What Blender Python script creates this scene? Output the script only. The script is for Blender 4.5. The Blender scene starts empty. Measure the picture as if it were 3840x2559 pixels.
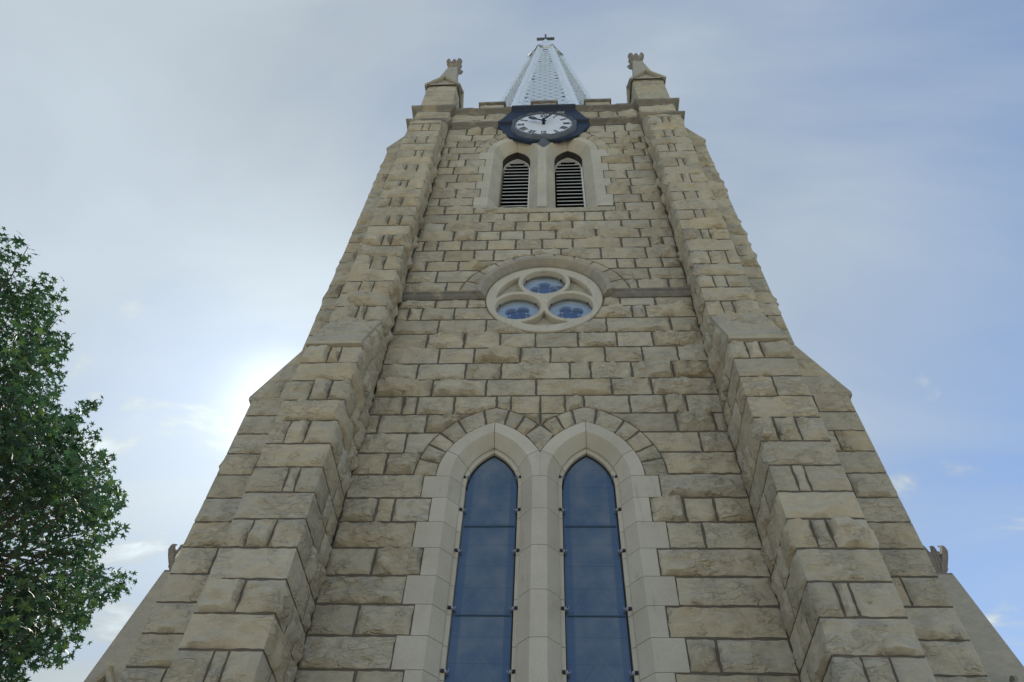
import bpy, bmesh, math, random
import numpy as np
from mathutils import Vector, Matrix, noise

random.seed(7)
R = math.radians
scene = bpy.context.scene
col = scene.collection
GROUND = -1.6                      # the camera's eye is the zero level; the ground lies 1.6 m below it

# ------------------------------------------------------------------ camera
CAM = Vector((0.0971, -5.667, 0.0))
PITCH, ROLL, YAW, FPX = 0.932925, 0.0590815, -0.088897, 2812.52
fw = Vector((math.sin(YAW) * math.cos(PITCH), math.cos(YAW) * math.cos(PITCH), math.sin(PITCH)))
rt0 = Vector((math.cos(YAW), -math.sin(YAW), 0)); up0 = rt0.cross(fw)
rt = math.cos(ROLL) * rt0 + math.sin(ROLL) * up0
up = -math.sin(ROLL) * rt0 + math.cos(ROLL) * up0
cam = bpy.data.cameras.new('camera'); cam.sensor_width = 36; cam.lens = FPX / 3840 * 36
cam.clip_end = 3000; cam.clip_start = 0.05
camo = bpy.data.objects.new('camera', cam); col.objects.link(camo)
camo.matrix_world = Matrix(((rt.x, up.x, -fw.x, CAM.x), (rt.y, up.y, -fw.y, CAM.y), (rt.z, up.z, -fw.z, CAM.z), (0, 0, 0, 1)))
scene.camera = camo

# ------------------------------------------------------------------ light, sky, exposure
SUN_EL, SUN_AZ = 44.6, -29.0       # azimuth measured from +y towards +x
sd = Vector((math.cos(R(SUN_EL)) * math.sin(R(SUN_AZ)), math.cos(R(SUN_EL)) * math.cos(R(SUN_AZ)), math.sin(R(SUN_EL))))
sun = bpy.data.lights.new('sun', 'SUN'); sun.energy = 5.0; sun.angle = R(2.0); sun.color = (1, 0.95, 0.86)
suno = bpy.data.objects.new('sun', sun); col.objects.link(suno)
suno.rotation_euler = (-sd).to_track_quat('-Z', 'Y').to_euler()
suno.location = (-20, 40, 60)

w = bpy.data.worlds.new('World'); scene.world = w; w.use_nodes = True
nt = w.node_tree; nt.nodes.clear()
def N(tree, typ, **kw):
    n = tree.nodes.new(typ)
    for k, v in kw.items(): setattr(n, k, v)
    return n
def math_(tree, op, a, b=None, c=None, clamp=False):
    n = tree.nodes.new('ShaderNodeMath'); n.operation = op; n.use_clamp = clamp
    for i, x in enumerate((a, b, c)):
        if x is None: continue
        if isinstance(x, (int, float)): n.inputs[i].default_value = x
        else: tree.links.new(x, n.inputs[i])
    return n.outputs[0]
def mixc(tree, f, a, b, mode='MIX'):
    n = tree.nodes.new('ShaderNodeMix'); n.data_type = 'RGBA'; n.blend_type = mode
    for i, x in ((0, f), (6, a), (7, b)):
        if isinstance(x, (int, float)): n.inputs[i].default_value = x
        elif isinstance(x, tuple): n.inputs[i].default_value = (*x, 1) if len(x) == 3 else x
        else: tree.links.new(x, n.inputs[i])
    return n.outputs[2]
def ramp(tree, f, stops):
    n = tree.nodes.new('ShaderNodeValToRGB')
    e = n.color_ramp.elements
    while len(e) < len(stops): e.new(0.5)
    for el, (p, c) in zip(e, stops):
        el.position = p; el.color = (*c, 1) if len(c) == 3 else c
    tree.links.new(f, n.inputs[0]); return n.outputs[0]
L = nt.links.new
tc = N(nt, 'ShaderNodeTexCoord')
sky = N(nt, 'ShaderNodeTexSky', sky_type='NISHITA', sun_disc=False, sun_elevation=R(SUN_EL), sun_rotation=R(SUN_AZ))
sky.air_density = 1.0; sky.dust_density = 0.15; sky.ozone_density = 2.5
dot = N(nt, 'ShaderNodeVectorMath', operation='DOT_PRODUCT'); L(tc.outputs['Generated'], dot.inputs[0]); dot.inputs[1].default_value = sd
cosq = math_(nt, 'MAXIMUM', dot.outputs['Value'], 0.0)
# thin high cloud: scatters forward, so it is brightest round the hidden sun
h2 = math_(nt, 'MULTIPLY', math_(nt, 'POWER', cosq, 12.0), 0.08)
h3 = math_(nt, 'MULTIPLY', math_(nt, 'POWER', cosq, 700.0), 0.50)
h4 = math_(nt, 'MULTIPLY', math_(nt, 'POWER', cosq, 45.0), 0.17)
sep = N(nt, 'ShaderNodeSeparateXYZ'); L(tc.outputs['Generated'], sep.inputs[0])
den = math_(nt, 'ADD', math_(nt, 'MAXIMUM', sep.outputs[2], 0.0), 0.25)
cx_ = math_(nt, 'DIVIDE', sep.outputs[0], den); cy_ = math_(nt, 'DIVIDE', sep.outputs[1], den)
comb = N(nt, 'ShaderNodeCombineXYZ'); L(cx_, comb.inputs[0]); L(cy_, comb.inputs[1])
mp = N(nt, 'ShaderNodeMapping'); L(comb.outputs[0], mp.inputs[0]); mp.inputs['Rotation'].default_value = (0, 0, R(20)); mp.inputs['Scale'].default_value = (1.0, 2.3, 1)
nz = N(nt, 'ShaderNodeTexNoise'); L(mp.outputs[0], nz.inputs['Vector']); nz.inputs['Scale'].default_value = 1.3; nz.inputs['Detail'].default_value = 6; nz.inputs['Roughness'].default_value = 0.5; nz.inputs['Distortion'].default_value = 0.5
nz2 = N(nt, 'ShaderNodeTexNoise'); mp2 = N(nt, 'ShaderNodeMapping'); L(comb.outputs[0], mp2.inputs[0]); mp2.inputs['Rotation'].default_value = (0, 0, R(-35)); mp2.inputs['Scale'].default_value = (0.8, 1.5, 1); mp2.inputs['Location'].default_value = (0.35, 0.2, 0); L(mp2.outputs[0], nz2.inputs['Vector']); nz2.inputs['Scale'].default_value = 6.0; nz2.inputs['Detail'].default_value = 8; nz2.inputs['Roughness'].default_value = 0.55; nz2.inputs['Distortion'].default_value = 0.4
cov = N(nt, 'ShaderNodeMapRange'); L(cosq, cov.inputs[0]); cov.interpolation_type = 'SMOOTHSTEP'
for i, v in ((1, 0.5), (2, 1.0), (3, 0.19), (4, 0.80)): cov.inputs[i].default_value = v
veil = N(nt, 'ShaderNodeMapRange'); L(nz.outputs['Fac'], veil.inputs[0])
for i, v in ((1, 0.3), (2, 0.7), (3, -0.28), (4, 0.28)): veil.inputs[i].default_value = v
bright = math_(nt, 'ADD', math_(nt, 'ADD', h2, h3), math_(nt, 'ADD', h4, math_(nt, 'ADD', 0.275, math_(nt, 'MULTIPLY', veil.outputs[0], 0.26))))
# heaped clouds: few overhead, closing up towards the horizon all round
th = math_(nt, 'ADD', math_(nt, 'MULTIPLY', math_(nt, 'MAXIMUM', sep.outputs[2], 0.0), 0.40), 0.312)
pv = math_(nt, 'DIVIDE', math_(nt, 'SUBTRACT', nz2.outputs['Fac'], th), 0.17, clamp=True)
pv = math_(nt, 'MULTIPLY', math_(nt, 'MULTIPLY', pv, pv), math_(nt, 'SUBTRACT', 3.0, math_(nt, 'MULTIPLY', pv, 2.0)))
cover = math_(nt, 'ADD', cov.outputs[0], veil.outputs[0], clamp=True)
near = N(nt, 'ShaderNodeMapRange'); L(cosq, near.inputs[0])
for i, v in ((1, 0.7), (2, 0.9), (3, 0.0), (4, 0.3)): near.inputs[i].default_value = v
highv = N(nt, 'ShaderNodeMapRange'); L(sep.outputs[2], highv.inputs[0])
for i, v in ((1, 0.5), (2, 0.85), (3, 0.0), (4, 0.16)): highv.inputs[i].default_value = v
cover = math_(nt, 'ADD', cover, highv.outputs[0], clamp=True)
lowv = N(nt, 'ShaderNodeMapRange'); L(sep.outputs[2], lowv.inputs[0])
for i, v in ((1, 0.3), (2, 0.7), (3, 1.0), (4, 0.0)): lowv.inputs[i].default_value = v
cover = math_(nt, 'ADD', math_(nt, 'MINIMUM', cover, 0.9), math_(nt, 'MULTIPLY', near.outputs[0], lowv.outputs[0]), clamp=True)
cover = math_(nt, 'ADD', cover, math_(nt, 'MULTIPLY', pv, 0.9), clamp=True)
lum = math_(nt, 'ADD', bright, math_(nt, 'MULTIPLY', pv, 0.16))
vc = N(nt, 'ShaderNodeVectorMath', operation='SCALE'); vc.inputs[0].default_value = (0.875, 0.99, 1.05); L(lum, vc.inputs['Scale'])
bg1 = N(nt, 'ShaderNodeBackground'); L(sky.outputs[0], bg1.inputs['Color']); bg1.inputs['Strength'].default_value = 0.118
bg2 = N(nt, 'ShaderNodeBackground'); L(vc.outputs[0], bg2.inputs['Color']); bg2.inputs['Strength'].default_value = 1.0
mixs = N(nt, 'ShaderNodeMixShader'); L(cover, mixs.inputs[0]); L(bg1.outputs[0], mixs.inputs[1]); L(bg2.outputs[0], mixs.inputs[2])
outw = N(nt, 'ShaderNodeOutputWorld'); L(mixs.outputs[0], outw.inputs[0])

scene.view_settings.view_transform = 'Standard'; scene.view_settings.look = 'None'
scene.view_settings.exposure = 0.92; scene.view_settings.gamma = 1; scene.view_settings.use_curve_mapping = False

# ------------------------------------------------------------------ materials
def new_mat(name):
    m = bpy.data.materials.new(name); m.use_nodes = True
    t = m.node_tree; b = t.nodes['Principled BSDF']; return m, t, b
def noise_tex(t, scale, detail=5, rough=0.55, vec=None, stretch=None, dist=0.0):
    n = t.nodes.new('ShaderNodeTexNoise'); n.inputs['Scale'].default_value = scale; n.inputs['Detail'].default_value = detail
    n.inputs['Roughness'].default_value = rough; n.inputs['Distortion'].default_value = dist
    tcn = t.nodes.new('ShaderNodeTexCoord'); v = tcn.outputs['Object']
    if stretch:
        mpn = t.nodes.new('ShaderNodeMapping'); mpn.inputs['Scale'].default_value = stretch; t.links.new(v, mpn.inputs[0]); v = mpn.outputs[0]
    t.links.new(v, n.inputs['Vector']); return n.outputs['Fac']
def rng(t, f, a, b, c, d, smooth=False):
    n = t.nodes.new('ShaderNodeMapRange'); t.links.new(f, n.inputs[0])
    if smooth: n.interpolation_type = 'SMOOTHSTEP'
    for i, v in ((1, a), (2, b), (3, c), (4, d)): n.inputs[i].default_value = v
    return n.outputs[0]
def bump(t, b, h, strength, dist, prev=None):
    n = t.nodes.new('ShaderNodeBump'); n.inputs['Strength'].default_value = strength; n.inputs['Distance'].default_value = dist
    t.links.new(h, n.inputs['Height'])
    if prev is not None: t.links.new(prev, n.inputs['Normal'])
    t.links.new(n.outputs[0], b.inputs['Normal']); return n.outputs[0]

def stone_mat(name, stops, stain=0.55, rough_bump=0.9):
    m, t, b = new_mat(name)
    at = t.nodes.new('ShaderNodeAttribute'); at.attribute_name = 'tint'
    sp = t.nodes.new('ShaderNodeSeparateColor'); t.links.new(at.outputs['Color'], sp.inputs[0])
    base = ramp(t, sp.outputs[0], stops)
    val = rng(t, sp.outputs[1], 0, 1, 0.91, 1.07)
    # buff and grey bands of the bedding inside a stone
    n1 = noise_tex(t, 2.6, 5, 0.6, stretch=(1, 1, 2.4), dist=0.6)
    base = mixc(t, rng(t, n1, 0.48, 0.72, 0, 0.5, True), base, (0.48, 0.415, 0.285))
    n2 = noise_tex(t, 3.7, 4, 0.6, stretch=(1, 1, 1.6))
    base = mixc(t, rng(t, n2, 0.5, 0.75, 0, 0.5, True), base, (0.41, 0.39, 0.34))
    n3 = noise_tex(t, 55, 4, 0.7)
    n4 = noise_tex(t, 9, 6, 0.65, stretch=(1, 1, 2.0))
    v2 = math_(t, 'MULTIPLY', val, math_(t, 'MULTIPLY', rng(t, n3, 0.25, 0.75, 0.93, 1.07), rng(t, n4, 0.3, 0.72, 1.08, 0.88)))
    sc = t.nodes.new('ShaderNodeVectorMath'); sc.operation = 'SCALE'; t.links.new(base, sc.inputs[0]); t.links.new(v2, sc.inputs['Scale'])
    c = sc.outputs[0]
    # weather stains: grey-green soot and lichen patches with a shape of their own
    s1 = noise_tex(t, 1.5, 7, 0.66, stretch=(1, 1, 1.5), dist=1.0)
    c = mixc(t, rng(t, s1, 0.60, 0.80, 0, stain, True), c, (0.16, 0.15, 0.10))
    s3 = noise_tex(t, 5, 6, 0.7, stretch=(1, 1, 0.13)); c = mixc(t, rng(t, s3, 0.58, 0.76, 0, 0.38 * stain / 0.55, True), c, (0.20, 0.185, 0.14))
    s2 = noise_tex(t, 21, 5, 0.7, dist=0.5)
    c = mixc(t, rng(t, s2, 0.63, 0.76, 0, 0.5, True), c, (0.15, 0.13, 0.09))
    t.links.new(c, b.inputs['Base Color']); b.inputs['Roughness'].default_value = 0.93; b.inputs['Specular IOR Level'].default_value = 0.2
    h = math_(t, 'ADD', noise_tex(t, 13, 8, 0.68, stretch=(1, 1, 1.9), dist=0.7), math_(t, 'MULTIPLY', noise_tex(t, 70, 4, 0.7), 0.25))
    b1 = bump(t, b, h, 0.65 * rough_bump, 0.036)
    # chipped creases: narrow breaks running roughly along the bed
    vz = t.nodes.new('ShaderNodeTexVoronoi'); vz.feature = 'DISTANCE_TO_EDGE'; vz.inputs['Scale'].default_value = 5.5
    tcn = t.nodes.new('ShaderNodeTexCoord'); mpn = t.nodes.new('ShaderNodeMapping'); mpn.inputs['Scale'].default_value = (1, 1, 2.3); t.links.new(tcn.outputs['Object'], mpn.inputs[0])
    wn = t.nodes.new('ShaderNodeTexNoise'); wn.inputs['Scale'].default_value = 9; wn.inputs['Detail'].default_value = 4; t.links.new(mpn.outputs[0], wn.inputs['Vector'])
    wv = t.nodes.new('ShaderNodeVectorMath'); wv.operation = 'MULTIPLY_ADD'; t.links.new(wn.outputs['Color'], wv.inputs[0]); wv.inputs[1].default_value = (0.25, 0.25, 0.25); t.links.new(mpn.outputs[0], wv.inputs[2])
    t.links.new(wv.outputs[0], vz.inputs['Vector'])
    cre = math_(t, 'MULTIPLY', rng(t, vz.outputs['Distance'], 0.0, 0.22, 0, 1, True), rng(t, noise_tex(t, 3.1, 3, 0.5), 0.42, 0.62, 0.0, 1.0, True))
    bump(t, b, cre, 0.7 * rough_bump, 0.036, prev=b1)
    return m
M_STONE = stone_mat('rock_faced_stone', [(0, (0.40, 0.357, 0.270)), (0.3, (0.44, 0.393, 0.298)), (0.6, (0.47, 0.423, 0.325)), (0.8, (0.455, 0.388, 0.270)), (1, (0.44, 0.405, 0.328))])
M_PIN = stone_mat('smooth_buff_stone', [(0, (0.34, 0.315, 0.255)), (1, (0.39, 0.36, 0.295))], 0.35, 0.2)
M_DARKSTONE = stone_mat('soot_shade_moulding_stone', [(0, (0.155, 0.145, 0.13)), (1, (0.20, 0.188, 0.168))], 0.5, 0.2)  # soot, plus the shade of the hollow mouldings put into the colour
M_HOOD = stone_mat('stained_hood_stone', [(0, (0.29, 0.265, 0.22)), (1, (0.34, 0.315, 0.265))], 0.6, 0.25)
M_FINIAL = stone_mat('dark_carved_stone', [(0, (0.24, 0.21, 0.19)), (1, (0.28, 0.25, 0.225))], 0.4, 0.3)

def dressed_mat():
    m, t, b = new_mat('dressed_limestone')
    n1 = noise_tex(t, 2.2, 5, 0.6); n2 = noise_tex(t, 60, 3, 0.6); n3 = noise_tex(t, 7, 6, 0.65, stretch=(1, 1, 0.4))
    c = mixc(t, rng(t, n1, 0.35, 0.7, 0, 1), (0.49, 0.455, 0.375), (0.43, 0.395, 0.315))
    c = mixc(t, rng(t, n3, 0.54, 0.76, 0, 0.45, True), c, (0.29, 0.265, 0.21))
    n5 = noise_tex(t, 9, 6, 0.7, stretch=(1, 1, 0.12)); c = mixc(t, rng(t, n5, 0.56, 0.74, 0, 0.4, True), c, (0.27, 0.25, 0.20))
    n6 = noise_tex(t, 26, 5, 0.75); c = mixc(t, rng(t, n6, 0.68, 0.76, 0, 0.6, True), c, (0.20, 0.18, 0.14))
    at = t.nodes.new('ShaderNodeAttribute'); at.attribute_name = 'tint'
    sp = t.nodes.new('ShaderNodeSeparateColor'); t.links.new(at.outputs['Color'], sp.inputs[0])
    v = math_(t, 'MULTIPLY', rng(t, n2, 0.3, 0.7, 0.95, 1.04), rng(t, sp.outputs[1], 0, 1, 0.93, 1.06))
    sc = t.nodes.new('ShaderNodeVectorMath'); sc.operation = 'SCALE'; t.links.new(c, sc.inputs[0]); t.links.new(v, sc.inputs['Scale'])
    t.links.new(sc.outputs[0], b.inputs['Base Color']); b.inputs['Roughness'].default_value = 0.85; b.inputs['Specular IOR Level'].default_value = 0.25
    bump(t, b, n2, 0.25, 0.006); return m
M_DRESSED = dressed_mat()
def simple(name, colr, rough=0.7, metal=0.0, nscale=8, var=0.15, bumpd=0.004, spec=0.4):
    m, t, b = new_mat(name)
    n = noise_tex(t, nscale, 5, 0.6)
    c = mixc(t, n, tuple(x * (1 - var) for x in colr), tuple(min(1, x * (1 + var)) for x in colr))
    t.links.new(c, b.inputs['Base Color']); b.inputs['Roughness'].default_value = rough; b.inputs['Metallic'].default_value = metal
    b.inputs['Specular IOR Level'].default_value = spec
    bump(t, b, noise_tex(t, nscale * 6, 3, 0.6), 0.3, bumpd); return m
M_MORTAR = simple('mortar', (0.125, 0.107, 0.083), 0.95, 0, 14, 0.3, 0.01, 0.1)
M_CORE = simple('rubble_core', (0.34, 0.315, 0.26), 0.95, 0, 4, 0.2, 0.02, 0.1)
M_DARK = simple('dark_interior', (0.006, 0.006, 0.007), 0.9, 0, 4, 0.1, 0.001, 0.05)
M_SHINGLE = simple('pale_metal_shingle', (0.62, 0.67, 0.75), 0.5, 0.0, 1.2, 0.22, 0.002)
M_RIB = simple('pale_metal_flashing', (0.72, 0.76, 0.83), 0.45, 0.0, 2, 0.06, 0.001)
M_SEAM = simple('spire_underlay', (0.30, 0.33, 0.38), 0.6, 0.2, 3, 0.1, 0.001)
M_CROSS = simple('weathered_grey_metal', (0.10, 0.105, 0.125), 0.5, 0.3, 6, 0.15, 0.001)
M_NAVY = simple('navy_paint', (0.018, 0.029, 0.055), 0.55, 0, 5, 0.35, 0.004)
M_BAR = simple('blue_black_bar', (0.035, 0.068, 0.115), 0.6, 0, 30, 0.5, 0.004)
M_NAVYG = simple('navy_grey_carving', (0.11, 0.13, 0.165), 0.7, 0, 9, 0.4, 0.02)
M_DIAL = simple('white_dial', (0.64, 0.66, 0.70), 0.4, 0, 4, 0.06, 0.0005)
M_BLACK = simple('black_paint', (0.012, 0.014, 0.02), 0.45, 0, 5, 0.2, 0.001)
M_SLAT = simple('dark_louvre_board', (0.012, 0.012, 0.014), 0.8, 0, 6, 0.3, 0.003, 0.1)
M_SLATEDGE = simple('pale_louvre_edge', (0.78, 0.78, 0.76), 0.6, 0, 9, 0.15, 0.002)
M_LINING = simple('dark_arch_soffit', (0.06, 0.055, 0.05), 0.85, 0, 7, 0.3, 0.004, 0.1)
M_CLIP = simple('steel_clip', (0.34, 0.35, 0.38), 0.4, 0.6, 20, 0.1, 0.001)
M_RUBBER = simple('black_rubber', (0.015, 0.015, 0.017), 0.7, 0, 20, 0.1, 0.001)
M_ROOF = simple('roof_slate', (0.10, 0.10, 0.11), 0.7, 0, 3, 0.3, 0.01)
M_BARK = simple('bark', (0.085, 0.07, 0.055), 0.95, 0, 12, 0.35, 0.02, 0.1)

def pane_mat():
    m, t, b = new_mat('blue_protective_glazing')
    tcn = t.nodes.new('ShaderNodeTexCoord'); s = t.nodes.new('ShaderNodeSeparateXYZ'); t.links.new(tcn.outputs['Object'], s.inputs[0])
    ax = math_(t, 'ABSOLUTE', s.outputs[0])
    edge = rng(t, ax, 0.185, 0.20, 0, 1)
    lead = math_(t, 'LESS_THAN', math_(t, 'ABSOLUTE', math_(t, 'SUBTRACT', ax, 0.193)), 0.004)
    row = math_(t, 'LESS_THAN', math_(t, 'FRACT', math_(t, 'MULTIPLY', s.outputs[2], 4.1)), 0.025)
    brd = math_(t, 'MULTIPLY', math_(t, 'LESS_THAN', math_(t, 'FRACT', math_(t, 'MULTIPLY', s.outputs[2], 9.2)), 0.07), edge)
    dia = math_(t, 'ABSOLUTE', math_(t, 'SUBTRACT', math_(t, 'FRACT', math_(t, 'ADD', math_(t, 'MULTIPLY', s.outputs[2], 1.3), math_(t, 'MULTIPLY', ax, 1.9))), 0.5))
    dial = math_(t, 'MULTIPLY', math_(t, 'LESS_THAN', dia, 0.006), math_(t, 'SUBTRACT', 1.0, edge))
    n1 = noise_tex(t, 3.0, 4, 0.6); n2 = noise_tex(t, 16, 5, 0.7, stretch=(1, 1, 0.5))
    c = mixc(t, rng(t, n1, 0.35, 0.65, 0, 1), (0.058, 0.100, 0.160), (0.120, 0.150, 0.190))  # grey-blue blotches: reflected sky painted into the base colour
    c = mixc(t, math_(t, 'MULTIPLY', edge, 0.7), c, (0.040, 0.085, 0.165))
    c = mixc(t, math_(t, 'MULTIPLY', math_(t, 'ADD', lead, brd, clamp=True), 0.5), c, (0.075, 0.11, 0.17))
    c = mixc(t, math_(t, 'MULTIPLY', math_(t, 'MAXIMUM', row, dial), 0.35), c, (0.015, 0.03, 0.06))
    c = mixc(t, rng(t, n2, 0.62, 0.78, 0, 0.35, True), c, (0.10, 0.14, 0.19))
    t.links.new(c, b.inputs['Base Color']); b.inputs['Roughness'].default_value = 0.10; b.inputs['IOR'].default_value = 1.55
    bump(t, b, noise_tex(t, 1.6, 3, 0.5), 0.35, 0.03)
    return m
M_PANE = pane_mat()
def clear_glass():
    m, t, b = new_mat('clear_glass_sheet'); t.nodes.remove(b)
    tr = t.nodes.new('ShaderNodeBsdfTransparent'); gl = t.nodes.new('ShaderNodeBsdfGlossy'); gl.inputs['Roughness'].default_value = 0.04
    fr = t.nodes.new('ShaderNodeFresnel'); fr.inputs[0].default_value = 1.5
    n = noise_tex(t, 3, 2, 0.5); bp = t.nodes.new('ShaderNodeBump'); bp.inputs['Strength'].default_value = 0.15; bp.inputs['Distance'].default_value = 0.02
    t.links.new(n, bp.inputs['Height']); t.links.new(bp.outputs[0], gl.inputs['Normal']); t.links.new(bp.outputs[0], fr.inputs['Normal'])
    tr.inputs[0].default_value = (0.80, 0.89, 0.99, 1)
    mx = t.nodes.new('ShaderNodeMixShader'); t.links.new(math_(t, 'MULTIPLY', fr.outputs[0], 3.0, clamp=True), mx.inputs[0])
    t.links.new(tr.outputs[0], mx.inputs[1]); t.links.new(gl.outputs[0], mx.inputs[2]); t.links.new(mx.outputs[0], t.nodes['Material Output'].inputs[0]); return m
M_GLASS = clear_glass()
M_BLUEGLASS = simple('deep_blue_glass', (0.06, 0.13, 0.30), 0.3, 0, 4, 0.3, 0.002)
M_CUSP = simple('pale_cusped_stone', (0.70, 0.72, 0.74), 0.8, 0, 6, 0.1, 0.003)  # pale stone, whitened further for the sky reflection on the cover glass

def leaf_mat():
    m, t, b = new_mat('sweetgum_leaf'); t.nodes.remove(b)
    at = t.nodes.new('ShaderNodeAttribute'); at.attribute_name = 'tint'
    sp = t.nodes.new('ShaderNodeSeparateColor'); t.links.new(at.outputs['Color'], sp.inputs[0])
    c = ramp(t, sp.outputs[0], [(0, (0.028, 0.056, 0.043)), (0.6, (0.038, 0.073, 0.048)), (0.93, (0.075, 0.11, 0.042)), (1.0, (0.16, 0.07, 0.05))])
    d = t.nodes.new('ShaderNodeBsdfPrincipled'); t.links.new(c, d.inputs['Base Color']); d.inputs['Roughness'].default_value = 0.65; d.inputs['Specular IOR Level'].default_value = 0.12
    tr = t.nodes.new('ShaderNodeBsdfTranslucent'); t.links.new(mixc(t, 1.0, c, (1.0, 1.25, 0.7), 'MULTIPLY'), tr.inputs[0])
    mx = t.nodes.new('ShaderNodeMixShader'); mx.inputs[0].default_value = 0.25
    t.links.new(d.outputs[0], mx.inputs[1]); t.links.new(tr.outputs[0], mx.inputs[2]); t.links.new(mx.outputs[0], t.nodes['Material Output'].inputs[0]); return m
M_LEAF = leaf_mat()
def ground_mat(name, c1, c2, scale, brick=False):
    m, t, b = new_mat(name)
    c = mixc(t, noise_tex(t, scale, 6, 0.6), c1, c2)
    if brick:
        br = t.nodes.new('ShaderNodeTexBrick'); tcn = t.nodes.new('ShaderNodeTexCoord'); t.links.new(tcn.outputs['Object'], br.inputs['Vector'])
        br.inputs['Scale'].default_value = 0.8; br.inputs['Mortar Size'].default_value = 0.012
        t.links.new(c, br.inputs['Color1']); t.links.new(c, br.inputs['Color2']); br.inputs['Mortar'].default_value = (0.15, 0.14, 0.12, 1); c = br.outputs[0]
    t.links.new(c, b.inputs['Base Color']); b.inputs['Roughness'].default_value = 0.9
    bump(t, b, noise_tex(t, scale * 8, 4, 0.6), 0.4, 0.02); return m
M_LAWN = ground_mat('lawn', (0.05, 0.09, 0.025), (0.09, 0.13, 0.045), 1.5)
M_PAVE = ground_mat('pale_paving', (0.40, 0.37, 0.31), (0.50, 0.47, 0.40), 2.0, True)

# ------------------------------------------------------------------ mesh helpers
class MB:
    def __init__(s): s.v = []; s.f = []; s.t = []; s.m = []; s.tint = (0.5, 0.5)
    def vert(s, p): s.v.append(tuple(p)); s.t.append(s.tint); return len(s.v) - 1
    def face(s, idx, mi=0): s.f.append(tuple(idx)); s.m.append(mi)
    def box(s, x0, x1, y0, y1, z0, z1, mi=0):
        i = [s.vert(p) for p in ((x0, y0, z0), (x1, y0, z0), (x1, y1, z0), (x0, y1, z0), (x0, y0, z1), (x1, y0, z1), (x1, y1, z1), (x0, y1, z1))]
        for q in ((3, 2, 1, 0), (4, 5, 6, 7), (0, 1, 5, 4), (1, 2, 6, 5), (2, 3, 7, 6), (3, 0, 4, 7)): s.face([i[k] for k in q], mi)
    def prism(s, a, b, mi=0):
        """closed loft between two rings of 3D points, with end caps"""
        n = len(a); ia = [s.vert(p) for p in a]; ib = [s.vert(p) for p in b]
        for k in range(n): s.face((ia[k], ia[(k + 1) % n], ib[(k + 1) % n], ib[k]), mi)
        s.face(ia[::-1], mi); s.face(ib, mi)
    def loft(s, rings, close_ends=True, mi=0):
        idx = [[s.vert(p) for p in r] for r in rings]; n = len(rings[0])
        for a, b in zip(idx, idx[1:]):
            for k in range(n): s.face((a[k], a[(k + 1) % n], b[(k + 1) % n], b[k]), mi)
        if close_ends: s.face(idx[0][::-1], mi); s.face(idx[-1], mi)
    def add(s, o):
        k = len(s.v); s.v += o.v; s.t += o.t; s.m += o.m; s.f += [tuple(i + k for i in f) for f in o.f]
def mk(name, mb, mats, parent=None, smooth=None, fix=False):
    me = bpy.data.meshes.new(name); me.from_pydata(mb.v, [], mb.f)
    a = me.attributes.new('tint', 'FLOAT_COLOR', 'POINT')
    arr = np.zeros((len(mb.v), 4), 'f'); arr[:, :2] = np.array(mb.t, 'f') if mb.t else 0; arr[:, 3] = 1
    a.data.foreach_set('color', arr.ravel())
    if not isinstance(mats, (list, tuple)): mats = [mats]
    for m in mats: me.materials.append(m)
    if len(mats) > 1: me.polygons.foreach_set('material_index', mb.m)
    if fix:
        bm = bmesh.new(); bm.from_mesh(me); bmesh.ops.recalc_face_normals(bm, faces=bm.faces); bm.to_mesh(me); bm.free()
    if smooth is not None:
        me.polygons.foreach_set('use_smooth', [True] * len(me.polygons)); me.set_sharp_from_angle(angle=R(smooth))
    me.update()
    o = bpy.data.objects.new(name, me); col.objects.link(o); o.parent = parent; return o
def tag(o, label=None, cat=None, kind=None, group=None):
    if label: o['label'] = label
    if cat: o['category'] = cat
    if kind: o['kind'] = kind
    if group: o['group'] = group
    return o
def sstep(a, b, x):
    t = max(0.0, min(1.0, (x - a) / (b - a))); return t * t * (3 - 2 * t)
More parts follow.
